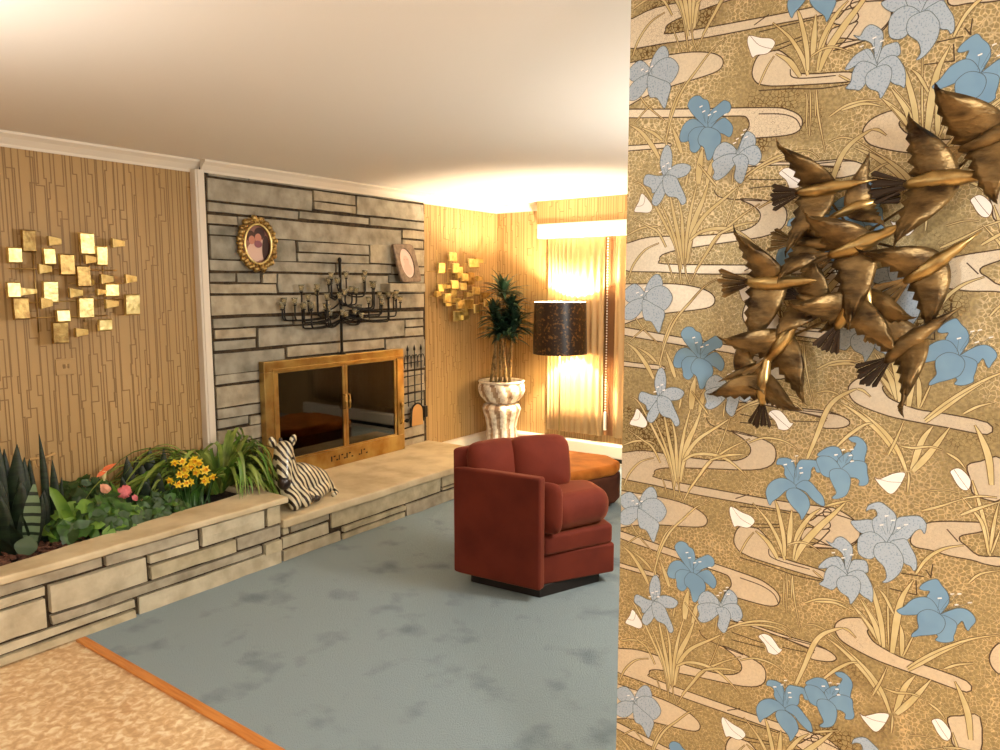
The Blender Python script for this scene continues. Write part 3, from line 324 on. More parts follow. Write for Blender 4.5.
# left wall
b = MB(); b.box((XL-.1, YF-.1, 0), (XL, YB+.1, H))
bamboo(b, .2, 2.78, .3, 2.40, lambda u, z, l: (XL+l, u, z), 3)
bamboo(b, 4.86, YB, .18, 2.42, lambda u, z, l: (XL+l, u, z), 5)
struct(b.obj('wall_left', [PAPER, PLINE]), 'left wall in tan bamboo patterned paper', 'wall')
b = MB(); b.box((XL-.1, YB, 0), (XR+.1, YB+.1, H))
bamboo(b, XL, -1.2, .18, 2.43, lambda u, z, l: (u, YB-l, z), 7)
struct(b.obj('wall_back', [PAPER, PLINE]), 'far wall in tan bamboo patterned paper', 'wall')
b = MB(); b.box((XR, YF-.1, 0), (XR+.1, YB+.1, H)); struct(b.obj('wall_right', PLAIN), 'plain right wall', 'wall')
b = MB(); b.box((XL-.1, YF-.1, 0), (XR+.1, YF, H)); struct(b.obj('wall_front', PLAIN), 'plain wall behind the viewer', 'wall')

# iris paper on the dividing wall
def iris_paper():
    b = MB()
    x0, x1 = XE, 2.4
    b.box((x0, YW, 0), (x1, YW+WT, H), 0)
    P = .5334; W = .905
    def clip(poly):
        def cut(pl, ax, c, sgn):
            out = []
            for i in range(len(pl)):
                p, q = pl[i], pl[(i+1) % len(pl)]
                dp, dq = sgn*(p[ax]-c), sgn*(q[ax]-c)
                if dp >= 0: out.append(p)
                if (dp >= 0) != (dq >= 0):
                    t = dp/(dp-dq); out.append((p[0]+(q[0]-p[0])*t, p[1]+(q[1]-p[1])*t))
            return out
        for ax, c, sg in ((0, x0+.0005, 1), (0, x1, -1), (1, .001, 1), (1, H-.001, -1)):
            if len(poly) < 3: return []
            poly = cut(poly, ax, c, sg)
        return poly
    def put(poly, lay, mat):
        for kx in (0, 1, 2, 3):
            for k in range(-5, 6):
                pl = [(p[0]+kx*W, p[1]+k*P) for p in poly]
                if max(p[0] for p in pl) < x0 or min(p[0] for p in pl) > x1 or max(p[1] for p in pl) < 0 or min(p[1] for p in pl) > H: continue
                if kx and max(p[0] for p in poly) < x0: continue
                pl = clip(pl)
                if len(pl) >= 3: b.add([(x, YW-.00012*lay, z) for x, z in pl], [tuple(range(len(pl)))], mat)
    def fill(pts, lay, mat):
        v = [Vector((p[0], p[1], 0)) for p in pts]
        for t in tessellate_polygon([v]): put([pts[i] for i in t], lay, mat)
    def ribbon(pts, w, lay, mat, closed=False):
        k = len(pts); L = []; R = []
        ws = w if isinstance(w, list) else [w]*k
        for i in range(k):
            a = pts[(i-1) % k] if closed else pts[max(0, i-1)]; c = pts[(i+1) % k] if closed else pts[min(k-1, i+1)]
            t = Vector((c[0]-a[0], c[1]-a[1])); t = t.normalized() if t.length > 1e-9 else Vector((1, 0))
            L.append((pts[i][0]-t.y*ws[i]/2, pts[i][1]+t.x*ws[i]/2)); R.append((pts[i][0]+t.y*ws[i]/2, pts[i][1]-t.x*ws[i]/2))
        for i in range(k if closed else k-1):
            j = (i+1) % k; put([L[i], L[j], R[j], R[i]], lay, mat)
    S = lambda p, n=3, c=False: [(v.x, v.y) for v in spline([(q[0], q[1], 0) for q in p], n, c)]
    for si, s in enumerate(STREAMS):
        p = S(s, 3, True); fill(p, 1+.05*si, 1); ribbon(p, .0027, 2+.02*si, 2, True)
    for li, l in enumerate(LINES): ribbon(S(l, 4), .0024, 2.4+.02*li, 2)
    for i, (w, l) in enumerate(LEAVES):
        p = S(l, 5); k = len(p)
        w *= 1.4; ws = [max(.0016, w*(min(1., .6+1.3*t) if t < .35 else 1-((t-.35)/.65)**1.7)) for t in [j/(k-1) for j in range(k)]]
        lay = 3+.06*i
        ribbon(p, [x+.0026 for x in ws], lay, 4); ribbon(p, ws, lay+.03, 3)
        if w > .016: ribbon(p[:int(k*.85)], .0008, lay+.04, 4)
    lay = 8.0
    for pts in BUDS:
        p = S(pts, 4, True); fill(p, lay, 7); ribbon(p, .0013, lay+.3, 4, True)
        c = [(pts[0][0]+pts[1][0])/2, (pts[0][1]+pts[1][1])/2]; m = len(pts)//2
        ribbon(S([c, (sum(q[0] for q in pts)/len(pts), sum(q[1] for q in pts)/len(pts)), pts[m]], 4), .0009, lay+.35, 4); lay += .02
    lay = 8.6
    for ii, (kind, petals, st) in enumerate(IRIS):
        gk = 1.2 if ii in (1, 2, 3) else 1.05
        for pt in petals:
            ux = sum(q[0] for q in pt)/len(pt); uz = sum(q[1] for q in pt)/len(pt)
            pt = [(ux+(q[0]-ux)*gk, uz+(q[1]-uz)*gk) for q in pt]
            p = S(pt, 4, True); fill(p, lay, 6 if kind else 5); ribbon(p, .0013, lay+.04, 8, True); lay += .1
        cx = sum(q[0] for pt in petals for q in pt)/sum(len(pt) for pt in petals); cz = sum(q[1] for pt in petals for q in pt)/sum(len(pt) for pt in petals)
        for q in st:
            ribbon([(cx+(q[0]-cx)*.25, cz+(q[1]-cz)*.25), q], .0007, lay, 8)
            ribbon([(q[0]-.0035, q[1]-.0012), (q[0]+.0035, q[1]+.0012)], .0026, lay+.05, 7)
    return b.obj('wall_middle', [WGOLD, WFOIL, WLINE, WLEAF, WLEDGE, WBLUE, WPALE, WBUD, M('iris_outline_print', srgb(84, 100, 108), .6)])
struct(iris_paper(), 'dividing wall papered in gold with blue irises', 'wall')

# crown mouldings and trim
def crown(name, a, bb, nx, ny):
    m = MB(); prof = [(0, -.075), (.008, -.075), (.012, -.06), (.02, -.05), (.035, -.03), (.05, -.018), (.058, -.012), (.06, 0), (0, 0)]
    vs = [(p[0]+nx*d, p[1]+ny*d, H+z) for p in (a, bb) for d, z in prof]; k = len(prof)
    m.add(vs, [(i, (i+1) % k, k+(i+1) % k, k+i) for i in range(k)]+[tuple(range(k)), tuple(range(2*k-1, k-1, -1))])
    return struct(m.obj(name, WHITE))
crown('trim_2', (XL, YF), (XL, 2.79), 1, 0)
crown('trim_3', (-4.33, 2.775), (-4.33, 4.93), 1, 0)
crown('trim_4', (XL, 4.9), (XL, YB), 1, 0)
crown('trim_5', (XL, YB), (XR, YB), 0, -1)
b = MB(); b.box((XL, 2.735, .3), (-4.325, 2.80, H-.06)); b.box((-4.325, 2.748, .3), (-4.318, 2.79, H-.06)); struct(b.obj('trim_6', WHITE, bevel=.004), 'white upright board beside the stone fireplace', 'trim')

# ------------------------------------------------------------------ fireplace, hearth, planter
def stones(b, lst, face, depth, seed, ylo=None, zlo=None):
    rnd = random.Random(seed); g = .0078
    for (l, r, z0, z1) in lst:
        d = depth+rnd.uniform(-.006, .008); mi = rnd.choice((0, 0, 1, 1, 2)); 
        l += g; r -= g; z0 += g*.8; z1 -= g*.8
        if zlo is not None: z0 = max(z0, zlo)
        if r-l < .01 or z1-z0 < .008: continue
        nx = max(1, min(8, int((r-l)/.12))); nz = 2 if z1-z0 > .09 else 1
        vs = []; back = []
        for i in range(nx+1):
            for j in range(nz+1):
                e = (i in (0, nx)) or (j in (0, nz))
                y = l+(r-l)*i/nx; z = z0+(z1-z0)*j/nz
                vs.append((face+d+rnd.uniform(-.004, .004)-(.004 if e else 0), y+(rnd.uniform(-.002, .002)), z+(rnd.uniform(-.0025, .0025) if j in (0, nz) else 0)))
        fs = [(i*(nz+1)+j, (i+1)*(nz+1)+j, (i+1)*(nz+1)+j+1, i*(nz+1)+j+1) for i in range(nx) for j in range(nz)]
        ring = [i*(nz+1) for i in range(nx+1)]+[nx*(nz+1)+j for j in range(1, nz+1)]+[i*(nz+1)+nz for i in range(nx-1, -1, -1)]+[j for j in range(nz-1, 0, -1)]
        k = len(vs); m = len(ring)
        vs += [(face, vs[i][1], vs[i][2]) for i in ring]
        fs += [(ring[(q+1) % m], ring[q], k+q, k+(q+1) % m) for q in range(m)]
        b.add(vs, fs, mi)
PLANTER_STONES = [(-.55,.62,.308,.366),(.63,1.655,.308,.366),(1.66,2.155,.304,.366),(2.165,2.575,.25,.366),(2.585,2.69,.25,.366),
 (-.55,1.40,.255,.305),(1.405,1.865,.162,.302),(1.872,2.155,.248,.302),(1.875,2.38,.162,.244),(2.385,2.69,.162,.246),
 (-.55,.5,.105,.25),(.51,1.395,.105,.25),(1.405,2.555,.102,.157),(2.565,2.69,.08,.157),
 (-.55,1.80,.05,.10),(-.55,1.80,0,.046),(1.81,2.69,0,.097)]
HEARTH_STONES = [(2.695,2.75,.165,.215),(2.756,3.07,.165,.215),(2.695,3.065,.08,.16),(3.08,4.165,.10,.215),(4.172,4.9,.13,.215),(4.172,4.9,.10,.127),
 (2.695,3.16,0,.076),(3.17,3.77,.053,.096),(3.17,3.77,0,.049),(3.775,4.9,0,.096)]
fp = thing('fireplace', 'tall grey ledgestone fireplace chimney breast reaching the ceiling', 'fireplace', (-4.35, 3.85, .27))
b = MB()
for a, c in (((XL+.001, 2.80, .27), (-4.345, 3.17, H-.02)), ((XL+.001, 4.52, .27), (-4.345, 4.91, H-.02)), ((XL+.001, 3.17, 1.09), (-4.345, 4.52, H-.02)), ((XL+.001, 3.17, .27), (XL+.006, 4.52, 1.09))): b.box(a, c, 3)
stones(b, FSTONES, -4.345, .018, 11, zlo=.272)
b.obj('stone_facing', GREYST+[MORTAR], fp)
b = MB(); b.box((-4.335, 4.345, 1.60), (-4.215, 4.775, 1.672)); o = b.obj('stone_ledge', GREYST[1], fp, bevel=.008, seg=2)
HZ = .27
ht = thing('hearth', 'raised stone hearth bench with pale slab top', 'hearth', (-3.9, 3.9, 0))
b = MB(); b.box((XL+.001, 2.70, .006), (-3.56, 4.89, HZ-.055), 3); stones(b, HEARTH_STONES, -3.56, .022, 5, zlo=.008)
b.obj('stone_front', LITST+[MORTAR], ht)
def slab(b, poly, z0, z1, seed, n=14):
    """thick slab whose outline is slightly irregular"""
    rnd = random.Random(seed); out = []
    for i in range(len(poly)):
        p, q = Vector(poly[i]), Vector(poly[(i+1) % len(poly)]); k = max(1, int((q-p).length/.09)); nrm = Vector((q-p).yx).normalized()
        for j in range(k):
            d = p.lerp(q, j/k)
            if j: d += Vector((nrm.x, -nrm.y))*rnd.uniform(-.006, .006)
            out.append((d.x, d.y))
    b.prism(out, z0, z1)
b = MB(); slab(b, [(-4.34, 2.69), (-3.515, 2.69), (-3.515, 4.95), (-4.34, 4.93)], HZ-.055, HZ, 2); b.obj('slab_top', CAPST, ht, bevel=.01, seg=2)

pl = thing('planter', 'long built-in stone planter bed with pale coping along the left wall', 'planter', (-3.9, 1.6, 0))
b = MB(); b.box((-3.66, -.6, .001), (-3.56, 2.69, .366), 3); b.box((XL+.001, 2.66, .272), (-3.60, 2.69, .366), 3)
stones(b, PLANTER_STONES, -3.56, .03, 8, zlo=.002)
b.obj('stone_front', LITST+[MORTAR], pl)
b = MB(); slab(b, [(-3.66, -.6), (-3.515, -.6), (-3.515, 2.735), (XL+.05, 2.735), (XL+.05, 2.67), (-3.83, 2.655), (-3.80, 2.5), (-3.785, 2.2), (-3.75, 1.9), (-3.70, 1.5), (-3.67, 1.2)], .366, .404, 4); b.obj('coping', CAPST, pl, bevel=.010, seg=2)
b = MB(); rnd = random.Random(4)
nu, nv = 40, 8
vs = [(XL+.002+.66*j/nv, -.6+3.25*i/nu, .335+.015*noise.noise(Vector((i*.9, j*1.3, 2)))) for i in range(nu+1) for j in range(nv+1)]
b.add(vs, [(i*(nv+1)+j, (i+1)*(nv+1)+j, (i+1)*(nv+1)+j+1, i*(nv+1)+j+1) for i in range(nu) for j in range(nv)], 0, True)
tag(b.obj('soil', SOIL), 'dark soil filling the stone planter bed', 'soil', kind='stuff')
b = MB()
for i in range(260):
    x, y = rnd.uniform(-3.98, -3.70), rnd.uniform(1.05, 1.80)
    r = Matrix.Rotation(rnd.uniform(0, 6.3), 3, 'Z') @ Matrix.Rotation(rnd.uniform(-.6, .6), 3, 'X')
    sx, sy, sz = rnd.uniform(.01, .025), rnd.uniform(.006, .014), rnd.uniform(.003, .007)
    c = Vector((x, y, .352+rnd.uniform(0, .018)))
    vs = [c+r @ Vector((sx*q[0]*rnd.uniform(.7, 1), sy*q[1]*rnd.uniform(.7, 1), sz*q[2])) for q in ((-1,-1,-1),(1,-1,-1),(1,1,-1),(-1,1,-1),(-1,-1,1),(1,-1,1),(1,1,1),(-1,1,1))]
    b.add(vs, [(0,3,2,1),(4,5,6,7),(0,1,5,4),(1,2,6,5),(2,3,7,6),(3,0,4,7)])
tag(b.obj('bark_mulch', BARK), 'reddish brown bark chips on the soil at the near left of the planter', 'mulch', kind='stuff')

# brass framed glass doors
sc = thing('fireplace_screen', 'antique brass fireplace screen with two smoked glass doors', 'fireplace screen', (-4.27, 3.85, HZ))
b = MB(); X0, X1 = -4.322, -4.262
Y0, Y1, Z0, Z1 = 3.145, 4.541, HZ, 1.13; gy0, gy1, gz0, gz1 = 3.235, 4.456, .402, 1.055
for a, c in (((X0, Y0, gz1), (X1, Y1, Z1)), ((X0, Y0, Z0), (X1, Y1, gz0)), ((X0, Y0, gz0), (X1, gy0, gz1)), ((X0, gy1, gz0), (X1, Y1, gz1))): b.box(a, c)
b.obj('frame', BRASSFR, sc, bevel=.006)
b = MB()
for (a, c) in (((gy0-.02, gz1-.002), (gy1+.02, gz1+.02)), ((gy0-.02, gz0-.02), (gy1+.02, gz0+.002)), ((gy0-.02, gz0), (gy0+.002, gz1)), ((gy1-.002, gz0), (gy1+.02, gz1))): b.box((X1, a[0], a[1]), (X1+.006, c[0], c[1]))
b.obj('inner_moulding', BRASSFR, sc, bevel=.002)
ym = 3.885
for ya, yb, hy in ((gy0+.004, ym-.002, ym-.022), (ym+.002, gy1-.004, ym+.022)):
    b = MB(); t = .024; xa, xb = X1-.022, X1-.002
    for a, c in (((ya, gz1-t*.6), (yb, gz1-.002)), ((ya, gz0+.002), (yb, gz0+t*.6)), ((ya, gz0+t*.6), (ya+t, gz1-t*.6)), ((yb-t, gz0+t*.6), (yb, gz1-t*.6))): b.box((xa, a[0], a[1]), (xb, c[0], c[1]))
    d = b.obj('door', BRASSFR, sc, bevel=.003)
    b = MB(); b.box((xa+.006, ya+t*.8, gz0+t*.5), (xa+.012, yb-t*.8, gz1-t*.5)); b.obj('glass', SMOKE, d)['label'] = 'dark smoked glass pane'
    b = MB(); b.tube([(xb, hy, .71), (xb+.022, hy, .712), (xb+.026, hy, .73), (xb+.026, hy, .80), (xb+.022, hy, .818), (xb, hy, .82)], .006, 8); b.ball((xb+.026, hy, .765), (.010, .010, .018)); b.obj('handle', BRASSFR, d)
rnd = random.Random(9)
for i in range(15):                               # black bars standing in for unreadable characters on the bottom rail
    if i in (9, 10): continue
    y = 3.72+i*.026; w = rnd.choice((.008, .012)); z = .318; h = .040
    b = MB()
    if i % 3 == 1: b.prism([(X1-.001, y), (X1+.0015, y), (X1+.0015, y+.018), (X1-.001, y+.018)], z+h-.01, z+h)
    elif i % 3 == 2: b.prism([(X1-.001, y), (X1+.0015, y), (X1+.0015, y+.018), (X1-.001, y+.018)], z, z+.010)
    else: b.prism([(X1-.001, y), (X1+.0015, y), (X1+.0015, y+w), (X1-.001, y+w)], z, z+h)
    b.obj('rail_mark', BLACK, sc)
b = MB(); b.tube([(X1, 4.495, .50), (X1+.02, 4.495, .51), (X1+.02, 4.495, .62), (X1, 4.495, .64)], .012, 8); b.ball((X1+.015, 4.497, .66), .02); b.obj('side_latch', BRASSFR, sc)
b = MB()
b.box((XL+.007, 3.2, .28), (XL+.011, 4.5, 1.08)); b.box((XL+.011, 3.18, HZ), (-4.325, 4.5, HZ+.012))
b.obj('firebox_back', SOOT, sc)

# ------------------------------------------------------------------ candelabrum
cd = thing('candelabrum', 'black iron candelabrum with many curved arms and glass cups on the brass fireplace screen', 'candelabrum', (-4.292, 3.878, 1.13))
PX, PY = -4.285, 3.878
b = MB(); b.tube([(PX, PY, 1.145), (PX, PY, 1.84)], .011, 10); b.ball((PX, PY, 1.845), (.016, .016, .022)); b.ball((PX, PY, 1.45), .02); b.ball((PX, PY, 1.53), .018); b.ball((PX, PY, 1.62), .018); b.obj('pole', IRON, cd)
b = MB(); b.lathe([(.001, 0), (.028, 0), (.028, .008), (.014, .016), (.011, .03)], (PX, PY, 1.13), 20); b.obj('base', IRON, cd)
cups = [(3.284,1.56,1.40),(3.327,1.56,1.40),(3.375,1.53,1.37),(3.413,1.65,1.34),(3.455,1.52,1.34),(3.495,1.585,1.44),(3.531,1.655,1.42),(3.582,1.59,1.40),(3.625,1.52,1.34),(3.645,1.74,1.54),(3.69,1.70,1.55),(3.72,1.70,1.60),(3.755,1.62,1.50),(3.67,1.47,1.345),(3.74,1.47,1.38),(3.86,1.75,1.60),(3.905,1.63,1.50),(3.95,1.72,1.56),(3.91,1.47,1.38),(3.98,1.76,1.58),(3.99,1.50,1.345),(4.03,1.56,1.40),(4.05,1.67,1.46),(4.119,1.68,1.46),(4.15,1.57,1.42),(4.21,1.60,1.40),(4.25,1.60,1.36),(4.29,1.58,1.40),(4.335,1.60,1.44),(4.36,1.56,1.44)]
rnd = random.Random(21)
cups += [(y+(.021 if i % 2 else -.018), zt-.03+.02*(i % 3), zb+.012*(i % 2)) for i, (y, zt, zb) in enumerate(cups[::2])]
cups = [(y*1.0205, 1.6471+(zt-1.6471)*1.02+.012, 1.6471+(zb-1.6471)*1.02+.012) for y, zt, zb in cups]
for i, (y, zt, zb) in enumerate(cups):
    x = PX+[.0, .06, .10, .03, .08][i % 5]
    hub = max(z for z in (1.40, 1.45, 1.53, 1.62) if z <= zb+.09 or z == 1.40)
    s = 1 if y > PY else -1; r = .02
    mid = (PX+(x-PX)*.6, PY+(y-PY)*.55, zb-.02)
    path = bez((PX, PY, hub), (PX+(x-PX)*.3, PY+(y-PY)*.4, zb-.015), (x, y-s*.022, zb), 7)+[Vector((x, y-s*.006, zb+.008)), Vector((x, y, zb+.03)), Vector((x, y, zt-.05))]
    b = MB(); b.tube(path, .0062, 6)
    b.lathe([(.004, 0), (.013, .006), (.015, .012), (.004, .013)], (x, y, zt-.062), 12)
    a = b.obj('arm', IRON, cd)
    b = MB(); b.lathe([(.001, 0), (.012, .002), (.016, .012), (.018, .030), (.024, .046), (.022, .046), (.016, .030), (.012, .012), (.001, .006)], (x, y, zt-.048), 12)
    b.obj('candle_cup', GLASSCUP, a)
# ------------------------------------------------------------------ picture frames
def ell(b, cy, cz, ry, rz, x, mat=0, n=40):
    b.add([(x, cy, cz)]+[(x, cy+ry*cos(2*pi*i/n), cz+rz*sin(2*pi*i/n)) for i in range(n)], [(0, 1+i, 1+(i+1) % n) for i in range(n)], mat)
CY, CZ = 3.155, 1.932; FX = -4.318
ov = thing('picture_frame', 'ornate oval gilt frame holding a couple portrait, hung on the stone', 'picture frame', (FX, CY, CZ))
b = MB()
for i in range(40):
    a = 2*pi*i/40; r = 1.0+.05*sin(i*2.4)
    b.ball((FX+.02+.008*(i % 2), CY+.140*r*cos(a), CZ+.166*r*sin(a)), .018+.006*((i*7) % 3)/2, n=8)
for i in range(30):
    a = 2*pi*i/30; b.ball((FX+.026, CY+.121*cos(a), CZ+.147*sin(a)), .011, n=6)
b.tube([(FX+.012, CY+.132*cos(2*pi*i/40), CZ+.158*sin(2*pi*i/40)) for i in range(41)], .018, 8, caps=False)
b.obj('gilt_moulding', GOLD2, ov)
b = MB(); b.tube([(FX+.034, CY+.106*cos(2*pi*i/40), CZ+.132*sin(2*pi*i/40)) for i in range(41)], .008, 8, caps=False); b.obj('inner_rim', GOLD, ov)['label'] = 'bright gold inner rim'
b = MB(); x = FX+.012
ell(b, CY, CZ, .118, .145, x, 0)
for cy, cz, ry, rz, m in ((-.012,-.045,.052,.055,1),(.025,-.03,.04,.06,1),(-.036,.042,.030,.032,2),(-.030,.022,.021,.024,3),(.022,.060,.036,.034,2),(.012,.034,.022,.026,3),(.062,-.03,.026,.08,2),(.01,.0,.026,.02,4)):
    x += .0006; ell(b, CY+cy*1.2, CZ+cz*1.2, ry*1.2, rz*1.2, x, m, 24)
b.obj('portrait', [M('photo_backdrop', srgb(150, 104, 88), .4), M('photo_white_dress', srgb(222, 186, 168), .4), M('photo_dark_hair', srgb(64, 38, 34), .4), M('photo_skin', srgb(196, 130, 108), .4), M('photo_mauve', srgb(140, 84, 96), .4)], ov)
# tilted frame on the stone ledge
TY, TZ = 4.605, 1.84
sf = thing('picture_frame', 'grey brown rectangular frame with oval portrait leaning on the stone ledge', 'picture frame', (-4.29, TY, 1.672))
def fr(u, v, d): # local frame coordinates, rolled a little and leaning on the wall
    c, s = cos(.19), sin(.19)
    return (-4.262+d-(v+.155)*.13, TY+u*c-(-v)*s*-1*0-v*.2, TZ+v+u*.02)
b = MB(); w, h = .128, .158; n = 40
outer = []
for i in range(n):
    a = 2*pi*i/n; cx, cz_ = cos(a), sin(a); k = 1/max(abs(cx), abs(cz_)); k = k if k < 1.32 else 1.32
    outer.append((w*cx*k, h*cz_*k))
inner = [(.078*cos(2*pi*i/n), .118*sin(2*pi*i/n)) for i in range(n)]
vs = [fr(u, v, .0) for u, v in outer]+[fr(u, v, .02) for u, v in outer]+[fr(u*.96, v*.96, .024) for u, v in outer]+[fr(u*1.04, v*1.04, .022) for u, v in inner]+[fr(u, v, .010) for u, v in inner]
fs = [tuple(range(n))]
for r in range(4): fs += [(r*n+i, r*n+(i+1) % n, (r+1)*n+(i+1) % n, (r+1)*n+i) for i in range(n)]
b.add(vs, fs); b.obj('frame', M('grey_brown_frame', srgb(134, 112, 92), .5, var=(srgb(104, 84, 68), 30, 3, .4, .65)), sf)
b = MB(); b.add([fr(0, 0, .011)]+[fr(u, v, .011) for u, v in inner], [(0, 1+i, 1+(i+1) % n) for i in range(n)], 0)
for u0, v0, ru, rv, m in ((.0, -.05, .05, .05, 1), (.0, .02, .034, .042, 1), (-.02, .03, .012, .006, 2), (.015, .03, .012, .006, 2)):
    b.add([fr(u0, v0, .0118)]+[fr(u0+ru*cos(2*pi*i/20), v0+rv*sin(2*pi*i/20), .0118) for i in range(20)], [(0, 1+i, 1+(i+1) % 20) for i in range(20)], m)
b.obj('portrait', [M('pale_photo', srgb(228, 200, 188), .3), M('pale_photo_figure', srgb(220, 182, 166), .3), M('pale_photo_shadow', srgb(196, 152, 140), .3)], sf)

# ------------------------------------------------------------------ black iron wall rack right of the screen
gt = thing('iron_wall_rack', 'narrow black iron scrollwork rack on the stone right of the brass screen', 'wall rack', (-4.30, 4.70, .42))
gx = -4.300
for y in (4.63, 4.715, 4.80):
    b = MB(); b.tube([(gx, y, .62), (gx, y, 1.115)], .005, 6); b.tube([(gx, y, 1.10), (gx, y, 1.115), (gx, y, 1.15)], [.009, .010, .001], 6)
    for s in (-1, 1):
        b.tube([(gx, y+s*.006+s*.022*(1-cos(t))*.9, 1.03+.05*sin(t)-.012*t) for t in [i*.38 for i in range(11)]], .0038, 5)
    b.obj('upright', IRON, gt)
for z in (1.0, .885, .80, .735, .66):
    b = MB(); b.tube([(gx, 4.585, z-.006), (gx, 4.825, z)], .0045, 6); b.obj('crossbar', IRON, gt)
b = MB(); b.tube([(gx+.004, 4.665+.075*(1-cos(t)), .56+.075*sin(t)) for t in [pi*i/16 for i in range(17)]], .008, 6); b.tube([(gx+.004, 4.665, .56), (gx+.004, 4.655, .44)], .008, 6); b.tube([(gx+.004, 4.815, .56), (gx+.004, 4.825, .47)], .008, 6)
b.tube([(gx, 4.58, .50), (gx+.01, 4.62, .505), (gx+.01, 4.655, .53), (gx, 4.66, .60)], .007, 6); b.tube([(gx, 4.575, .435), (gx, 4.67, .44)], .006, 6); b.ball((gx, 4.61, .50), .018, n=8); b.obj('arch', IRON, gt)
b = MB(); b.box((gx-.012, 4.815, .50), (gx+.02, 4.86, .60)); b.obj('end_block', IRON, gt, bevel=.004)
b = MB(); pts = [(4.672+.068*(1-cos(t)), .56+.066*sin(t)) for t in [pi*i/16 for i in range(17)]]; pts = [(4.66, .44)]+pts+[(4.812, .44)]
b.add([(gx-.004, y, z) for y, z in pts]+[(gx+.004, y, z) for y, z in pts], [tuple(range(len(pts))), tuple(range(2*len(pts)-1, len(pts)-1, -1))]+[(i, (i+1) % len(pts), len(pts)+(i+1) % len(pts), len(pts)+i) for i in range(len(pts))])
b.obj('arched_plaque', M('tan_plaque', srgb(186, 138, 78), .5), gt)['label'] = 'tan arched plaque in the iron arch'

# ------------------------------------------------------------------ brass wall sculptures
def sculpture(label, squares, wedges, seed, rods, flip):
    rnd = random.Random(seed); ys = [s[0] for s in squares]; zs = [s[2] for s in squares]
    cy, cz = sum(ys)/len(ys), sum(zs)/len(zs)
    t = thing('wall_sculpture', label, 'wall sculpture', (XL+.03, cy, cz))
    for i, (y0, y1, z0, z1) in enumerate(squares):
        x = XL+.045+.018*(i % 4); tl = rnd.uniform(-.10, .10); tv = rnd.uniform(-.10, .10)
        b = MB(); d = .016; yc, zc = (y0+y1)/2, (z0+z1)/2
        def pt(u, v, w): return (x+w+tl*(u-yc)+tv*(v-zc), u, v)
        e = .006
        b.add([pt(y0, z0, 0), pt(y1, z0, 0), pt(y1, z1, 0), pt(y0, z1, 0), pt(y0+e, z0+e, d), pt(y1-e, z0+e, d), pt(y1-e, z1-e, d), pt(y0+e, z1-e, d)],
              [(0,3,2,1),(4,5,6,7),(0,1,5,4),(1,2,6,5),(2,3,7,6),(3,0,4,7)])
        b.tube([(XL+.004, yc, zc), (x+.002, yc, zc)], .003, 5)
        b.obj('brass_plate', GOLD2 if rnd.random() < .22 else GOLD, t, bevel=.003)
    for i, (y0, y1, z0, z1) in enumerate(wedges):
        x = XL+.055+.02*(i % 3); b = MB(); zc, h = (z0+z1)/2, (z1-z0)/2
        vs = []
        for (y, k, dx) in ((y0, 1., .03), (y1, .55, .012)):
            vs += [(x, y, zc-h*k), (x+dx, y, zc-h*k*.95), (x+dx, y, zc+h*k*.95), (x, y, zc+h*k)]
        b.add(vs, [(0,1,2,3),(7,6,5,4),(0,4,5,1),(1,5,6,2),(2,6,7,3),(3,7,4,0)]); b.tube([(XL+.004, (y0+y1)/2, zc), (x+.004, (y0+y1)/2, zc)], .003, 5)
        b.obj('brass_wedge', GOLD, t, bevel=.002)
    for (a, c) in rods:
        b = MB(); b.tube([(XL+.035, a[0], a[1]), (XL+.035, c[0], c[1])], .0035, 6); b.obj('rod', BRASSROD, t)
    return t
sculpture('large wall sculpture of brass squares and wedges above the planter', SQ, WD, 2, [((1.66, 1.74), (2.22, 1.74)), ((1.68, 1.56), (2.30, 1.575)), ((1.78, 1.86), (1.78, 1.40)), ((2.02, 1.88), (2.02, 1.45)), ((1.95, 1.665), (2.25, 1.665)), ((1.70, 1.48), (2.15, 1.48)), ((2.14, 1.80), (2.14, 1.50))], 1)
sculpture('smaller glittering brass wall sculpture beside the potted dracaena', SQ2, WD2, 6, [((5.08, 1.97), (5.08, 1.45)), ((5.24, 1.95), (5.24, 1.33)), ((5.47, 1.97), (5.47, 1.4)), ((4.97, 1.78), (5.6, 1.78)), ((4.96, 1.56), (5.75, 1.56)), ((5.36, 1.93), (5.36, 1.36)), ((5.2, 1.68), (5.62, 1.68))], 1)

b = MB(); b.box((XL, 1.865, 1.155), (XL+.008, 1.972, 1.245)); b.box((XL+.008, 1.90, 1.19), (XL+.012, 1.915, 1.215), 1); b.box((XL+.008, 1.925, 1.19), (XL+.012, 1.935, 1.215), 1)
tag(b.obj('wall_plate', [PAPER, PLINE], bevel=.002), 'small paper covered wall plate below the large brass sculpture', 'wall plate')

# ------------------------------------------------------------------ plants in the bed
rnd = random.Random(77)
def snake(b, base, tip, w, mat=0, twist=0., n=9):
    base, tip = Vector(base), Vector(tip); mid = base.lerp(tip, .5)+Vector((rnd.uniform(-.015, .015), rnd.uniform(-.015, .015), 0))
    p = bez(base, mid, tip, n)
    ws = [w*(.62+.38*min(1, t*2.2))*(1 if t < .55 else max(.02, 1-((t-.55)/.45)**1.6)) for t in [i/n for i in range(n+1)]]
    b.blade(p, ws, (.58*cos(twist)-.8*sin(twist)*0, .8, .3*sin(twist)), .35, mat)
def clump(name, label, cat, base, leaves, mat=None, group=None):
    t = thing(name, label, cat, base, group)
    for (dx, dy, tx, ty, tz, w) in leaves:
        b = MB(); snake(b, (base[0]+dx, base[1]+dy, base[2]), (base[0]+tx, base[1]+ty, tz), w, 0, rnd.uniform(-.6, .6))
        o = b.obj('leaf', mat or GREENS['snake'], t); o.modifiers.new('s', 'SOLIDIFY').thickness = .003
    return t
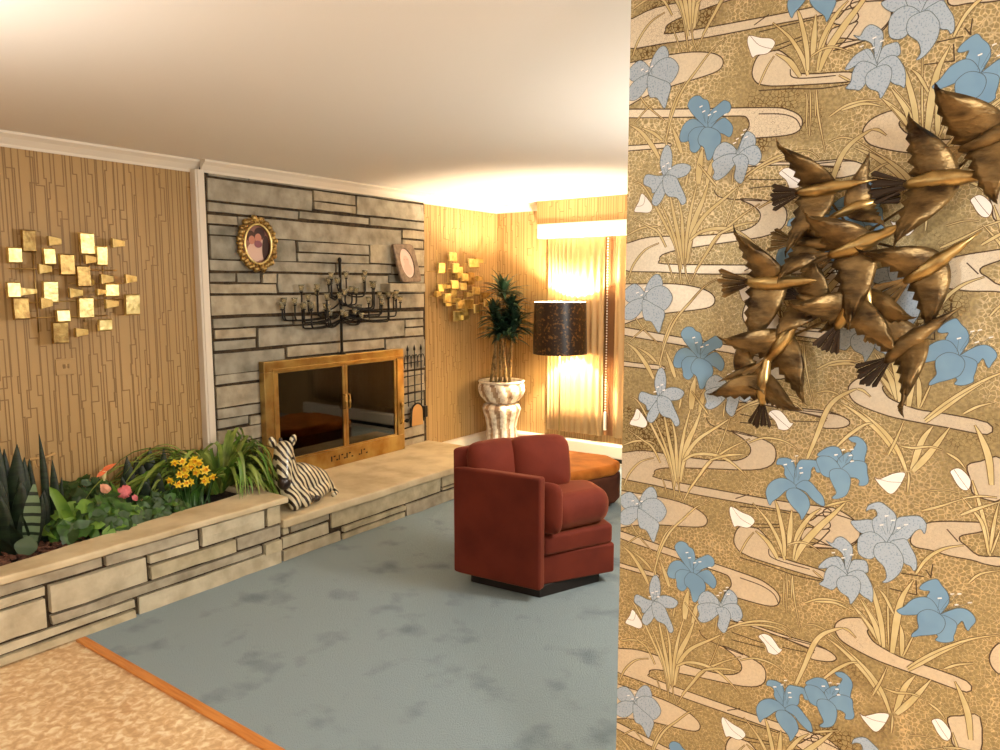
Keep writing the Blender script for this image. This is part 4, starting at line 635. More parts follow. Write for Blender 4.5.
clump('snake_plant', 'tall dark snake plant at the far left end of the planter', 'plant', (-4.06, 1.44, .345), [
    (0, 0, -.02, .0, .95, .075), (.03, .05, .02, .075, .87, .085), (-.04, -.03, -.04, -.05, .93, .07), (.06, -.03, .08, -.06, .80, .09), (.0, .08, .03, .10, .80, .07), (.07, .04, .10, .05, .70, .085), (-.05, .05, -.07, .05, .84, .07), (.10, -.02, .15, -.06, .66, .08), (.04, -.07, .05, -.14, .84, .08), (.08, .09, .12, .13, .62, .06)])
clump('snake_plant', 'thin upright snake plant leaves beside the tied stake', 'plant', (-4.06, 1.63, .345), [
    (0, 0, -.01, .0, .90, .035), (.02, .03, .02, .04, .76, .045), (-.02, -.03, -.02, -.05, .78, .05), (.03, -.02, .05, -.02, .62, .055), (.0, .05, .02, .08, .66, .03)])
clump('snake_plant', 'low dark snake plant cluster left of the yellow daffodils', 'plant', (-4.12, 2.17, .345), [
    (0, -.05, 0, -.075, .69, .07), (.02, .0, .02, -.005, .64, .065), (-.02, .06, -.03, .08, .71, .075), (.0, .1, .03, .13, .70, .06), (.06, -.1, .08, -.15, .60, .06), (.06, .06, .09, .06, .58, .075), (.08, -.02, .10, -.03, .55, .07), (-.04, .14, -.06, .19, .64, .06), (.08, .12, .12, .16, .52, .06), (.05, -.14, .07, -.20, .57, .05), (-.06, -.01, -.08, .02, .66, .06)])
# pale banded leaf
t = thing('banded_plant', 'upright leaf with pale cross bands in front of the snake plant', 'plant', (-3.93, 1.50, .345))
b = MB(); n = 22; p = bez((-3.94, 1.50, .345), (-3.90, 1.50, .5), (-3.92, 1.535, .70), n)
for i in range(n):
    ws = [.075*(.5+.5*min(1, j/n*3))*(1 if j/n < .6 else max(.05, 1-((j/n-.6)/.4)**1.5)) for j in (i, i+1)]
    b.blade([p[i], p[i+1]], ws, (.58, .8, 0), .2, 1 if i % 3 == 0 else 0)
b.obj('leaf', [GREENS['band'], GREENS['snake']], t)
b = MB()
for i in range(3): snake(b, (-3.95+.02*i, 1.50-.03*i, .345), (-3.93+.05*i, 1.47-.07*i, .55-.03*i), .05)
b.obj('lower_leaf', GREENS['snake'], t)
def leaf_shape(b, c, nrm, up, L, W, mat=0, heart=.15, cup=.15):
    """broad leaf around c, tip along up"""
    nrm = Vector(nrm).normalized(); up = Vector(up); up = (up-nrm*up.dot(nrm)).normalized(); sd = up.cross(nrm); c = Vector(c)
    out = []; n = 7; rows = []
    for i in range(n+1):
        t = i/n; w = W*.5*(sin(pi*min(1, t*.9+.13))**.8) if i < n else 0.002
        y = (t-.4)*L
        rows.append([c+up*(y-(heart*L if i == 0 else 0))-sd*w+nrm*w*cup-nrm*abs(t-.4)*L*.25, c+up*y-nrm*abs(t-.4)*L*.25, c+up*(y-(heart*L if i == 0 else 0))+sd*w+nrm*w*cup-nrm*abs(t-.4)*L*.25])
    vs = [v for r in rows for v in r]
    b.add(vs, [f for i in range(n) for f in ((i*3, i*3+1, i*3+4, i*3+3), (i*3+1, i*3+2, i*3+5, i*3+4))], mat, True)
def bushy(name, label, cat, boxes, count, size, mats, seed, stems=None):
    r = random.Random(seed); (x0, x1), (y0, y1), (z0, z1) = boxes
    t = thing(name, label, cat, ((x0+x1)/2, (y0+y1)/2, .345))
    b = MB(); s = MB()
    for i in range(count):
        a, q = r.random(), r.random(); ph = r.uniform(0, 2*pi)
        u = .5+.5*cos(ph)*a**.5; v = .5+.5*sin(ph)*a**.5
        x = x0+(x1-x0)*u; y = y0+(y1-y0)*v; dome = 1-((u-.5)**2+(v-.5)**2)*2.6
        z = z0+(z1-z0)*max(.05, dome)*(.35+.65*q**.5)
        n = Vector((u-.5+r.uniform(-.4, .4)+.35, v-.5+r.uniform(-.4, .4)-.1, .5+r.uniform(-.2, .4)))
        L = size*r.uniform(.7, 1.25)
        leaf_shape(b, (x, y, z), n, (r.uniform(-1, 1), r.uniform(-1, 1), r.uniform(-.9, .3)), L, L*r.uniform(.75, .95), r.choices(range(len(mats)), [1]*len(mats))[0])
        if i % 2 == 0: s.tube(bez((x0+(x1-x0)*(.5+.3*(u-.5)), y0+(y1-y0)*(.5+.3*(v-.5)), .345), (x, y, z*.6+.14), (x, y, z), 4), .0025, 4)
    b.obj('foliage', mats, t); s.obj('stems', GREENS['dark2'], t)
    return t
bushy('pothos', 'lush green pothos spilling over the middle of the stone planter', 'plant', ((-4.14, -3.70), (1.58, 2.04), (.35, .55)), 170, .076, [GREENS['pothos'], GREENS['pothos'], GREENS['lime'], GREENS['dark2']], 5)
bushy('ivy_plant', 'low dark green ivy under the pink flowers', 'plant', ((-4.10, -3.74), (1.98, 2.30), (.35, .49)), 150, .05, [GREENS['dark2'], GREENS['pothos'], GREENS['dark2']], 8)
bushy('background_foliage_plant', 'dull green leafy plant against the papered wall', 'plant', ((-4.34, -4.12), (1.70, 2.12), (.36, .60)), 90, .06, [GREENS['dark2'], GREENS['dark2'], GREENS['pothos']], 12)
t = thing('broad_leaf_plant', 'bright lime strap leaves curving up beside the snake plant', 'plant', (-3.93, 1.68, .345))
for (a, m, c, w) in (((-3.93, 1.69, .345), (-3.90, 1.68, .52), (-3.97, 1.62, .64), .06), ((-3.91, 1.71, .345), (-3.88, 1.70, .46), (-3.90, 1.64, .53), .055), ((-3.94, 1.72, .345), (-3.92, 1.78, .44), (-3.86, 1.80, .42), .06)):
    b = MB(); p = bez(a, m, c, 9); b.blade(p, [w*(.5+.5*sin(pi*min(1, i/9*.85+.12))) if i < 9 else .004 for i in range(10)], (.58, .8, 0), .3); b.obj('leaf', GREENS['lime'], t)
t = thing('round_leaf_plant', 'large dull green round leaf low at the planter edge', 'plant', (-3.84, 1.46, .345))
b = MB(); leaf_shape(b, (-3.80, 1.43, .42), (.8, -.5, .45), (.1, .2, .9), .09, .10, heart=.02); b.obj('leaf', GREENS['round'], t)
b = MB(); b.tube([(-3.84, 1.46, .345), (-3.81, 1.458, .40)], .003, 5); b.obj('stem', GREENS['dark2'], t)
t = thing('plant_stake', 'thin brown stake with tied raffia among the snake plants', 'plant stake', (-4.12, 1.66, .345))
b = MB(); b.tube([(-4.12, 1.62, .34), (-4.115, 1.60, .76)], .006, 6); b.tube([(-4.12, 1.69, .34), (-4.13, 1.71, .78)], .005, 6); b.obj('stake', CANE, t)
b = MB(); b.tube([(-4.11, 1.55, .765), (-4.10, 1.60, .77), (-4.11, 1.66, .762), (-4.12, 1.72, .775)], .006, 6); b.tube([(-4.105, 1.61, .765), (-4.09, 1.615, .72)], .005, 5); b.obj('raffia_tie', M('raffia', srgb(196, 160, 104), .8), t)
# flowers
def flower_head(b, c, face, r, petals, mp, mc, cup=.3, trumpet=.0):
    face = Vector(face).normalized(); u = face.orthogonal().normalized(); v = face.cross(u); c = Vector(c)
    for k in range(petals):
        a = 2*pi*k/petals; d = u*cos(a)+v*sin(a); s = face.cross(d)
        pts = [c, c+d*r*.5+face*r*cup*.4, c+d*r+face*r*cup]
        b.blade(pts, [r*.25, r*.62, r*.08], s, .2, mp)
    if trumpet:
        n = 9; vs = []
        for q, (rr, h) in enumerate(((.18, 0), (.22, .5), (.34, .75))):
            vs += [c+face*r*h*trumpet+(u*cos(2*pi*j/n)+v*sin(2*pi*j/n))*r*rr for j in range(n)]
        b.add(vs, [(i*n+j, i*n+(j+1) % n, (i+1)*n+(j+1) % n, (i+1)*n+j) for i in range(2) for j in range(n)], mc, True)
dl = [(2.428,0.61),(2.363,0.605),(2.406,0.561),(2.337,0.587),(2.458,0.562),(2.384,0.637),(2.448,0.503),(2.303,0.647),(2.254,0.651),(2.329,0.559),(2.287,0.573),(2.225,0.552),(2.271,0.518),(2.321,0.513),(2.358,0.511),(2.489,0.519)]
for gi, (rng, lab) in enumerate(((range(0, 7), 'thick bunch of golden daffodils in front of the spider plant'), (range(7, 16), 'looser daffodils nodding left of and below the golden bunch'))):
    t = thing('daffodil_plant', lab, 'daffodils', (-3.95, 2.40 if gi == 0 else 2.27, .345), 'daffodils in the planter')
    for i in rng:
        y, z = dl[i]; x = -3.93+rnd.uniform(-.02, .03); 
        b = MB(); b.tube(bez((x-.01, 2.35+(y-2.35)*.5, .345), (x-.02, y, z-.08), (x-.012, y, z-.004), 5), .003, 5)
        o = b.obj('stem', GREENS['pothos'], t)
        b = MB(); flower_head(b, (x, y, z), (.8+rnd.uniform(-.2, .2), -.5+rnd.uniform(-.6, .6), rnd.uniform(-.3, .6)), .033 if gi == 0 else .026, 6, 0, 1, .15, .9); b.obj('flower', [YELLOW, ORANGEY], o)
    for i in range(12):
        y = (2.32 if gi == 0 else 2.18)+rnd.uniform(0, .18); b = MB(); p = bez((-3.98+rnd.uniform(-.04, .06), y, .345), (-3.97, y, .44), (-3.95+rnd.uniform(-.03, .08), y+rnd.uniform(-.04, .04), rnd.uniform(.46, .54)), 6); b.blade(p, [.014, .016, .017, .017, .016, .012, .003], (.58, .8, 0), .3); b.obj('leaf', GREENS['pothos'], t)
t = thing('pink_flower_plant', 'round pink flower head above the ivy', 'flower', (-3.97, 2.0, .345))
b = MB(); b.tube(bez((-3.98, 2.0, .345), (-3.99, 2.0, .45), (-3.97, 2.0, .515), 5), .004, 5); b.obj('stem', GREENS['pothos'], t)
b = MB()
for k in range(26):
    a = k*2.4; q = (k/26)**.5; d = Vector((.8*(1-q*.5), q*cos(a), q*sin(a)))
    leaf_shape(b, Vector((-3.985, 2.0, .525))+Vector((d.x*.03, d.y*.036, d.z*.034)), d+Vector((.3, 0, .1)), (0, cos(a), sin(a)), .03, .03, 0, .0)
b.obj('petals', [PINK], t)
b = MB(); leaf_shape(b, (-3.96, 2.045, .485), (.8, -.4, .1), (0, .6, -1), .035, .03); b.obj('drooping_petal', PINK, t)
t = thing('coral_lily', 'orange and cream trumpet flower rising above the pothos', 'flower', (-4.0, 1.92, .345))
b = MB(); b.tube(bez((-4.0, 1.96, .345), (-4.0, 1.95, .5), (-4.0, 1.915, .605), 6), .005, 5); b.obj('stem', GREENS['pothos'], t)
b = MB(); b.lathe([(.004, 0), (.010, .02), (.013, .04), (.020, .058)], (-4.0, 1.905, .605), 12); b.obj('tube', LILYW, t)
b = MB(); leaf_shape(b, (-3.985, 1.915, .674), (.5, -.5, .6), (.1, .8, .35), .085, .030, 0, 0); leaf_shape(b, (-3.98, 1.885, .655), (.6, -.3, .6), (.1, -.8, -.2), .05, .026, 0, 0); b.obj('petal', ORED, t)
b = MB(); b.blade(bez((-3.99, 1.98, .345), (-3.98, 1.98, .5), (-3.99, 1.93, .60), 7), [.02, .03, .034, .034, .03, .024, .012, .003], (.58, .8, 0), .3); b.obj('leaf', GREENS['lime'], t)
t = thing('peach_bud', 'small peach bud left of the pink flower', 'flower', (-3.97, 1.895, .345))
b = MB(); b.tube([(-3.99, 1.91, .345), (-3.975, 1.895, .545)], .003, 5); b.obj('stem', GREENS['pothos'], t)
b = MB()
for k in range(5): leaf_shape(b, (-3.965+.008*cos(k*1.26), 1.893+.012*cos(k*1.26), .568+.012*sin(k*1.26)), (.8, -.3+.4*cos(k*1.26), .3*sin(k*1.26)), (0, -.6, .8), .042, .026, 0, 0)
b.obj('petal', PEACH, t)
t = thing('yellow_bud', 'small peach and yellow bud below right of the pink flower', 'flower', (-3.97, 2.085, .345))
b = MB(); b.tube([(-3.98, 2.09, .345), (-3.97, 2.083, .42)], .003, 5); b.obj('stem', GREENS['pothos'], t)
b = MB()
for k in range(4): leaf_shape(b, (-3.96, 2.083+.008*(k-1.5), .437+.004*k), (.8, -.3+.2*k, .2), (0, -.3+.3*k, .8), .04, .02, 0, 0)
b.obj('petal', M('peach_yellow_petal', (.75, .5, .2, 1), .5), t)
# spider plant
t = thing('spider_plant', 'big arching green spider plant beside the stone chimney', 'plant', (-4.10, 2.70, .345))
b = MB(); r = random.Random(15)
for i in range(380):
    a = r.uniform(0, 2*pi); el = r.uniform(.0, 1.15); L = r.uniform(.34, .66)
    d = Vector((cos(a), sin(a)*1.15, 0)); base = Vector((-4.09, 2.66, .36))+Vector((d.x*.05, d.y*.10, 0))*r.random()
    mid = base+d*L*(.22+.45*cos(el))+Vector((0, 0, L*(.48+.50*sin(el))))
    tip = base+d*L*(.55+.55*cos(el))+Vector((0, 0, L*(.60*sin(el)-.34+r.uniform(-.2, .2))))
    for q in (mid, tip):
        q.x = max(q.x, XL+.05+r.uniform(0, .05))
        if q.y > 2.72: q.x = max(q.x, -4.27+r.uniform(0, .06))
        if q.y < 2.52: q.x = min(q.x, -4.03-r.uniform(0, .08))
        q.x = min(q.x, -3.66-r.uniform(0, .1))
        q.y = min(q.y, (2.99 if q.x < -3.98 else 2.83)-r.uniform(0, .08))
    tip.z = max(tip.z, .395+r.uniform(0, .03) if tip.y < 2.74 else .31)
    n = 9; w = r.uniform(.020, .034)
    b.blade(bez(base, mid, tip, n), [w*(.55+.45*min(1, 3*j/n))*(1 if j/n < .5 else max(.06, 1-((j/n-.5)/.5)**1.8)) for j in range(n+1)], d.cross(Vector((0, 0, 1)))+Vector((0, 0, .001)), .35, 0 if r.random() < .75 else 1)
b.obj('foliage', [GREENS['spider'], GREENS['lime']], t)
b = MB(); b.tube(bez((-4.05, 2.76, .38), (-3.98, 2.80, .72), (-3.93, 2.96, .60), 8), .0035, 5); b.obj('dry_stalk', CANE, t)

# ------------------------------------------------------------------ zebra figurine
zb = thing('zebra_figurine', 'ceramic zebra figurine lying on the hearth with its head raised', 'figurine', (-3.74, 2.93, HZ))
def zw(u, v, w): return Vector((-3.755+v*.95, 2.885+u*.88, HZ+w*.985))
b = MB()
def cap(a, c, ra, rb, n=9):
    for i in range(n+1):
        t = i/n; b.ball(zw(*(Vector(a).lerp(Vector(c), t))), (ra+(rb-ra)*t)*.93, n=14)
cap((.04, .0, .12), (.16, -.02, .14), .115, .12)         # chest and barrel
cap((.16, -.02, .14), (.30, -.01, .10), .12, .10)        # rump
cap((.30, -.01, .10), (.385, .02, .055), .095, .05)
cap((.02, .0, .14), (.005, .005, .34), .105, .068)        # neck
cap((.0, .015, .365), (-.062, .085, .205), .066, .044)    # head
cap((.0, .06, .11), (-.035, .15, .055), .06, .04)        # forelegs, folded
cap((.07, .06, .10), (.055, .15, .055), .06, .042)
cap((.30, .05, .07), (.18, .12, .045), .06, .034)        # hind leg
cap((.22, .06, .05), (.13, .12, .05), .05, .032)
for v in range(len(b.v)): b.v[v] = (b.v[v][0], b.v[v][1], max(b.v[v][2], HZ+.002))
o = b.obj('body', ZS, zb)
md = o.modifiers.new('r', 'REMESH'); md.mode = 'VOXEL'; md.voxel_size = .007; md.use_smooth_shade = True
md = o.modifiers.new('s', 'SMOOTH'); md.factor = .5; md.iterations = 6
for s in (-1, 1):
    b = MB(); q = zw(.002+s*.062, .004+s*.03, .42); b.ball(q, (.018, .026, .040), n=10, mrot=Matrix.Rotation(-s*.45, 3, 'X')); e = b.obj('ear', ZS, zb)
    b = MB(); b.ball(zw(-.004+s*.062, .016+s*.03, .418), (.007, .010, .020), n=8, mrot=Matrix.Rotation(-s*.45, 3, 'X')); b.obj('inner_ear', ZD, e)
    b = MB(); b.ball(zw(-.03+s*.046, .058+s*.03, .32), (.010, .010, .010), n=8); b.obj('eye', ZD, zb)
b = MB(); b.ball(zw(-.072, .093, .18), (.042, .042, .048), n=14); b.obj('muzzle', ZD, zb)
for (u, v, w) in ((.17, .135, .035), (.115, .14, .045)):
    b = MB(); b.ball(zw(u, v, w), (.026, .032, .024), n=12); b.obj('hoof', ZD, zb)
for (u, v, w) in ((-.038, .158, .045), (.052, .16, .048)):
    b = MB(); b.ball(zw(u, v, w), (.032, .04, .042), n=14); b.obj('knee', ZS, zb)
b = MB()
for i in range(9):
    t = i/8; b.ball(zw(.012, -.05+.02*t-.015*(1-t), .20+.22*t), (.014, .012, .022), n=8)
b.obj('mane', ZD, zb)
b = MB(); b.tube([zw(.39, .02, .06), zw(.425, .05, .03), zw(.41, .09, .018), zw(.35, .115, .016)], [.014, .012, .012, .016], 8); b.obj('tail', ZS, zb)

# ------------------------------------------------------------------ pot, dracaena
PC = (-4.08, 5.70)
pt_ = thing('pedestal_pot', 'swirled cream and copper urn pot on matching pedestal in the far corner', 'pot', (PC[0], PC[1], .006))
fl = lambda tw, k, am: (lambda a, t: 1+am*cos(k*(a+tw*t)))
mf = lambda tw, k: (lambda a, t: 1 if cos(k*(a+tw*t)) < -.35 else 0)
b = MB(); b.lathe([(.001, 0), (.19, 0), (.19, .03), (.165, .10), (.145, .20), (.14, .30), (.155, .38), (.175, .44), (.185, .48), (.172, .515), (.14, .53), (.001, .53)], (PC[0], PC[1], .006), 80, rad=fl(.35, 10, .035), matf=mf(.35, 10)); b.obj('pedestal', [POTW, POTC], pt_)
b = MB(); b.lathe([(.001, 0), (.13, 0), (.165, .025), (.205, .075), (.225, .13), (.222, .175), (.205, .20), (.205, .20)], (PC[0], PC[1], .536), 80, rad=fl(.55, 10, .04), matf=mf(.55, 10)); b.lathe([(.205, .195), (.222, .205), (.224, .218), (.205, .222), (.19, .212), (.185, .19), (.001, .185)], (PC[0], PC[1], .536), 48); b.obj('bowl', [POTW, POTC], pt_)
b = MB(); b.lathe([(.001, .012), (.10, .01), (.184, 0)], (PC[0], PC[1], .722), 32); tag(b.obj('potting_soil', SOIL), 'dark soil in the swirled urn pot', 'soil', kind='stuff')
dr = thing('dracaena', 'dark green dracaena with bunched leaves on bare canes in the urn pot', 'plant', (PC[0], PC[1], .73))
heads = [(-4.03, 5.66, 1.56, 1.0), (-3.97, 5.70, 1.42, .85), (-4.14, 5.66, 1.34, .9), (-3.90, 5.66, 1.28, .95), (-4.10, 5.70, 1.19, 1.0), (-3.93, 5.66, 1.18, .95), (-4.03, 5.62, 1.22, .8)]
r = random.Random(31)
for i, (x, y, z, s) in enumerate(heads):
    b = MB(); bx, by = PC[0]+(-.09+.03*i), PC[1]+(.05 if i % 2 else -.05)
    b.tube(bez((bx, by, .728), (bx+(x-bx)*.2, by, .95), (x, y, z), 7), [.015]*4+[.012]*4, 7); cn = b.obj('cane', CANE, dr)
    b = MB()
    for k in range(60):
        a = r.uniform(0, 2*pi); el = r.uniform(-.25, 1.45); L = s*r.uniform(.19, .30)
        d = Vector((cos(a), sin(a), 0)); base = Vector((x, y, z+r.uniform(-.04, .04)))
        mid = base+d*L*.5*cos(el)+Vector((0, 0, L*.55*sin(el)+.03)); tip = base+d*L*cos(el)*1.05+Vector((0, 0, L*sin(el)*.9-.03))
        for q in (mid, tip):
            q.x = max(q.x, XL+.15); q.y = min(q.y, YB-.04)
        b.blade(bez(base, mid, tip, 6), [.016, .028, .036, .036, .028, .016, .002], d.cross(Vector((0, 0, 1)))+Vector((0, 0, .01)), .3)
    if i == 5:
        for k in range(3): b.blade(bez((x, y, z), (x+.12, y, z+.12+.02*k), (x+.26, y+.02*k, z+.07-.03*k), 6), [.014, .022, .026, .026, .02, .012, .002], (0, 1, 0), .3)
    b.obj('leaf_head', GREENS['dark'], cn)

# ------------------------------------------------------------------ floor lamp
LX, LY = -3.432, 5.70
lp = thing('floor_lamp', 'slim brass floor lamp with dark brown mottled drum shade', 'floor lamp', (LX, LY, .006))
b = MB(); b.lathe([(.001, 0), (.13, 0), (.13, .012), (.11, .02), (.02, .028), (.012, .05)], (LX, LY, .006), 32); b.obj('base', BRASSROD, lp)
b = MB(); b.tube([(LX, LY, .05), (LX, LY, 1.14)], .0085, 10); b.lathe([(.0085, 0), (.02, .01), (.022, .05), (.016, .06), (.001, .06)], (LX, LY, 1.12), 16); b.obj('pole', BRASSROD, lp)
b = MB(); b.lathe([(.245, 1.045), (.232, 1.51)], (LX, LY, 0), 64); b.lathe([(.229, 1.51), (.242, 1.045)], (LX, LY, 0), 64, 1); b.lathe([(.232, 1.51), (.229, 1.51)], (LX, LY, 0), 64); b.lathe([(.242, 1.045), (.245, 1.045)], (LX, LY, 0), 64)
sh = b.obj('lamp_shade', [SHADEO, SHADEI], lp)
b = MB()
for k in range(3): b.tube([(LX, LY, 1.40), (LX+.23*cos(k*2.1), LY+.23*sin(k*2.1), 1.44)], .003, 5)
b.tube([(LX, LY, 1.18), (LX, LY, 1.40)], .004, 6); b.obj('shade_spider', BRASSROD, sh)
b = MB(); b.lathe([(.001, 0), (.014, .0), (.016, .03), (.03, .07), (.03, .095), (.018, .115), (.001, .12)], (LX, LY, 1.18), 16); b.obj('bulb', BULB, lp)

# ------------------------------------------------------------------ drapes, cornice
cv = thing('drapery_cornice', 'papered cornice box with white lower band above the tan drapes', 'cornice', (-2.7, 5.98, 2.1))
b = MB(); b.box((-3.835, 5.93, 2.225), (-1.3, YB-.003, H-.002)); bamboo(b, -3.83, -1.31, 2.23, 2.43, lambda u, z, l: (u, 5.93-l, z), 19)
b.obj('papered_board', [PAPER, PLINE], cv)
b = MB(); b.box((-3.825, 5.915, 2.095), (-1.3, YB-.003, 2.225)); b.obj('white_band', WHITE, cv, bevel=.004)
def drape(x0, x1, label, seed, amp=.014, pitch=.052):
    r = random.Random(seed); n = int((x1-x0)/.006); cols = []
    ph = 0
    for i in range(n+1):
        ph += .006/pitch*2*pi*(1+.35*sin(i*.05+seed)); cols.append((x0+(x1-x0)*i/n, YB-.05+amp*max(-.9, sin(ph))))
    zs = [.27, .5, 1., 1.6, 2.12]; vs = []
    for (x, y) in cols:
        for j, z in enumerate(zs): vs.append((x, min(y+.004*sin(j*2+x*20), YB-.012), z))
    b = MB(); k = len(zs); b.add(vs, [(i*k+j, (i+1)*k+j, (i+1)*k+j+1, i*k+j+1) for i in range(n) for j in range(k-1)], 0, True)
    o = b.obj('drape', CURT); o.modifiers.new('s', 'SOLIDIFY').thickness = .003
    return tag(o, label, 'curtain', 'tan drapes on the far wall')
drape(-3.765, -3.155, 'wide closed tan pleated drape behind the floor lamp', 1)
drape(-3.045, -1.4, 'tan pleated drape right of the dark cord gap', 4)
b = MB(); b.box((-3.15, YB-.03, .28), (-3.05, YB-.004, 2.1)); tag(b.obj('drape_gap_strip', M('dark_gap_brown', srgb(120, 78, 40), .85)), 'dark brown strip showing between the two tan drapes', 'panel')  # plain dark strip filling the gap between the drapes
cc = thing('drapery_cord', 'white beaded drapery pull cord hanging between the drapes', 'cord', (-3.115, YB-.045, .42))
b = MB()
for i in range(64): b.ball((-3.118, YB-.055, .50+i*.025), .0085, n=6)
b.obj('beads', WHITE, cc)
b = MB(); b.box((-3.13, YB-.068, .33), (-3.106, YB-.044, .50)); b.obj('weight', WHITE, cc, bevel=.004)

# ------------------------------------------------------------------ baseboard heaters, outlet
def heater(label, a, c, nx, ny):
    t = thing('baseboard_heater', label, 'heater', ((a[0]+c[0])/2, (a[1]+c[1])/2, .006), 'baseboard heaters')
    prof = [(0, .205), (.045, .205), (.068, .19), (.068, .085), (.055, .08), (.055, .205-.13), (0, .075)]
    b = MB(); k = len(prof); vs = [(p[0]+nx*d, p[1]+ny*d, z) for p in (a, c) for d, z in prof]
    b.add(vs, [(i, (i+1) % k, k+(i+1) % k, k+i) for i in range(k)]+[tuple(range(k)), tuple(range(2*k-1, k-1, -1))]); b.obj('cover', WHITE, t, bevel=.003)
    b = MB(); vs = [(p[0]+nx*d, p[1]+ny*d, z) for p in (a, c) for d, z in ((0, .074), (.045, .074), (.045, .035), (0, .035))]
    b.add(vs, [(0,1,5,4),(1,2,6,5),(2,3,7,6),(3,0,4,7),(0,3,2,1),(4,5,6,7)]); b.obj('slot', BLACK, t)
    b = MB(); vs = [(p[0]+nx*d, p[1]+ny*d, z) for p in (a, c) for d, z in ((0, .034), (.06, .034), (.06, .007), (0, .007))]
    b.add(vs, [(0,1,5,4),(1,2,6,5),(2,3,7,6),(3,0,4,7),(0,3,2,1),(4,5,6,7)]); b.obj('lower_rail', WHITE, t)
heater('white baseboard heater between the hearth and the far corner', (XL+.001, 4.96), (XL+.001, YB-.08), 1, 0)
heater('white baseboard heater under the tan drapes', (XL+.08, YB-.001), (-1.2, YB-.001), 0, -1)
t = thing('wall_outlet', 'cream duplex power outlet on the far wall near the lamp', 'outlet', (-3.675, YB-.004, .36))
b = MB(); b.box((-3.715, YB-.007, .30), (-3.635, YB-.001, .42)); b.obj('cover_plate', PLASTIC, t, bevel=.003)
for z in (.335, .385):
    b = MB(); b.lathe([(.001, 0), (.017, 0), (.017, .003), (.001, .003)], (0, 0, 0), 16); b.v = [(-3.675+x, YB-.0075-zz, z+y) for x, y, zz in b.v]; b.obj('socket', ZD, t)

# ------------------------------------------------------------------ armchair and ottoman
ch = thing('armchair', 'rust velvet barrel armchair with angular panelled sides', 'armchair', (-2.15, 3.38, .006))
A_, B_, D_, E_, F_, G_ = (-2.512, 3.046), (-1.975, 3.10), (-1.785, 3.572), (-2.02, 3.76), (-2.24, 3.60), (-2.45, 3.36)
def inset(path, d):
    out = []; k = len(path)
    for i in range(k):
        p = Vector(path[i]); ns = []
        for q, w in ((i-1, i), (i, i+1)):
            if q < 0 or w >= k: continue
            e = (Vector(path[w])-Vector(path[q])).normalized(); ns.append(Vector((e.y, -e.x)))
        n = sum(ns, Vector((0, 0))).normalized(); f = 1/max(.5, n.dot(ns[0]))
        out.append(tuple(p+n*d*f))
    return out
path = [B_, A_, G_, F_]
inn = inset(path, .062)
def panel(i, z0, z1, name, cut=0):
    b = MB(); b.prism([path[i], path[i+1], inn[i+1], inn[i]][::-1], z0, z1); return b.obj(name, VELVET, ch, bevel=.016, seg=3)
panel(0, .07, .672, 'arm_panel'); panel(1, .07, .775, 'back_panel'); panel(2, .07, .785, 'back_panel')
def cushion(name, poly, z0, z1, bev, mat=VELVET, seg=4):
    b = MB(); b.prism(poly, z0, z1); return b.obj(name, mat, ch, bevel=bev, seg=seg, smooth=True)
def shrink(poly, k, c=None):
    cx = sum(p[0] for p in poly)/len(poly); cy = sum(p[1] for p in poly)/len(poly)
    return [(cx+(p[0]-cx)*k, cy+(p[1]-cy)*k) for p in poly]
hexp = [B_, D_, E_, F_, G_, A_]
seatp = [inn[0], D_, E_, F_, inn[2], inn[1]]
cushion('seat_base', [(B_[0]-.045, B_[1]+.06), D_, E_, F_, inn[2], inn[1]], .07, .235, .012)
cushion('lower_cushion', shrink(seatp, .975), .235, .345, .022)
cushion('seat_cushion', [(-1.93, 3.22), (-1.795, 3.565), (-2.02, 3.74), inn[3], inn[2], (-2.38, 3.14), (-2.06, 3.17)], .345, .545, .085, seg=6)
cushion('plinth', shrink(hexp, .80), .006, .07, .004, PLINTH)
def pillow(name, c, size, rot, mat=VELVET, e=.62):
    b = MB(); n, k = 28, 15; vs = []
    R = Matrix.Rotation(rot[2], 3, 'Z') @ Matrix.Rotation(rot[1], 3, 'Y') @ Matrix.Rotation(rot[0], 3, 'X')
    sp = lambda v, q: math.copysign(abs(v)**q, v)
    for i in range(k):
        a = -pi/2+pi*i/(k-1)
        for j in range(n):
            t = 2*pi*j/n; vs.append(Vector(c)+R @ Vector((size[0]*.5*sp(cos(a), .9)*sp(cos(t), .42), size[1]*.5*sp(sin(a), .95), size[2]*.5*sp(cos(a), .9)*sp(sin(t), .42))))
    b.add(vs, [(i*n+j, i*n+(j+1) % n, (i+1)*n+(j+1) % n, (i+1)*n+j) for i in range(k-1) for j in range(n)], 0, True)
    return b.obj(name, mat, ch)
pillow('back_cushion', (-2.37, 3.24, .655), (.33, .17, .30), (-.22, 0, radians(72)))
pillow('back_cushion', (-2.205, 3.45, .655), (.36, .18, .32), (-.25, 0, radians(50)))
pillow('arm_cushion', (-2.02, 3.195, .49), (.22, .085, .28), (0, 0, radians(12)))
ot = thing('ottoman', 'low ottoman with gold velvet top and dark brown sides behind the armchair', 'ottoman', (-2.78, 4.65, .006))
op = [(-2.585, 4.245), (-2.40, 4.80), (-2.43, 4.94), (-2.60, 5.07), (-3.10, 5.03), (-3.17, 4.9), (-3.14, 4.35), (-3.05, 4.22)]
b = MB(); b.prism(op, .055, .265); b.obj('upholstered_base', OTSIDE, ot, bevel=.02, seg=3)
b = MB(); b.prism(op, .262, .345); b.obj('cushion_top', OTTOP, ot, bevel=.035, seg=5, smooth=True)
for p in ((-2.66, 4.35), (-2.50, 4.86), (-3.05, 4.95), (-3.04, 4.33)):
    b = MB(); b.lathe([(.001, 0), (.022, 0), (.028, .05), (.001, .05)], (p[0], p[1], .006), 12); b.obj('foot', PLINTH, ot)

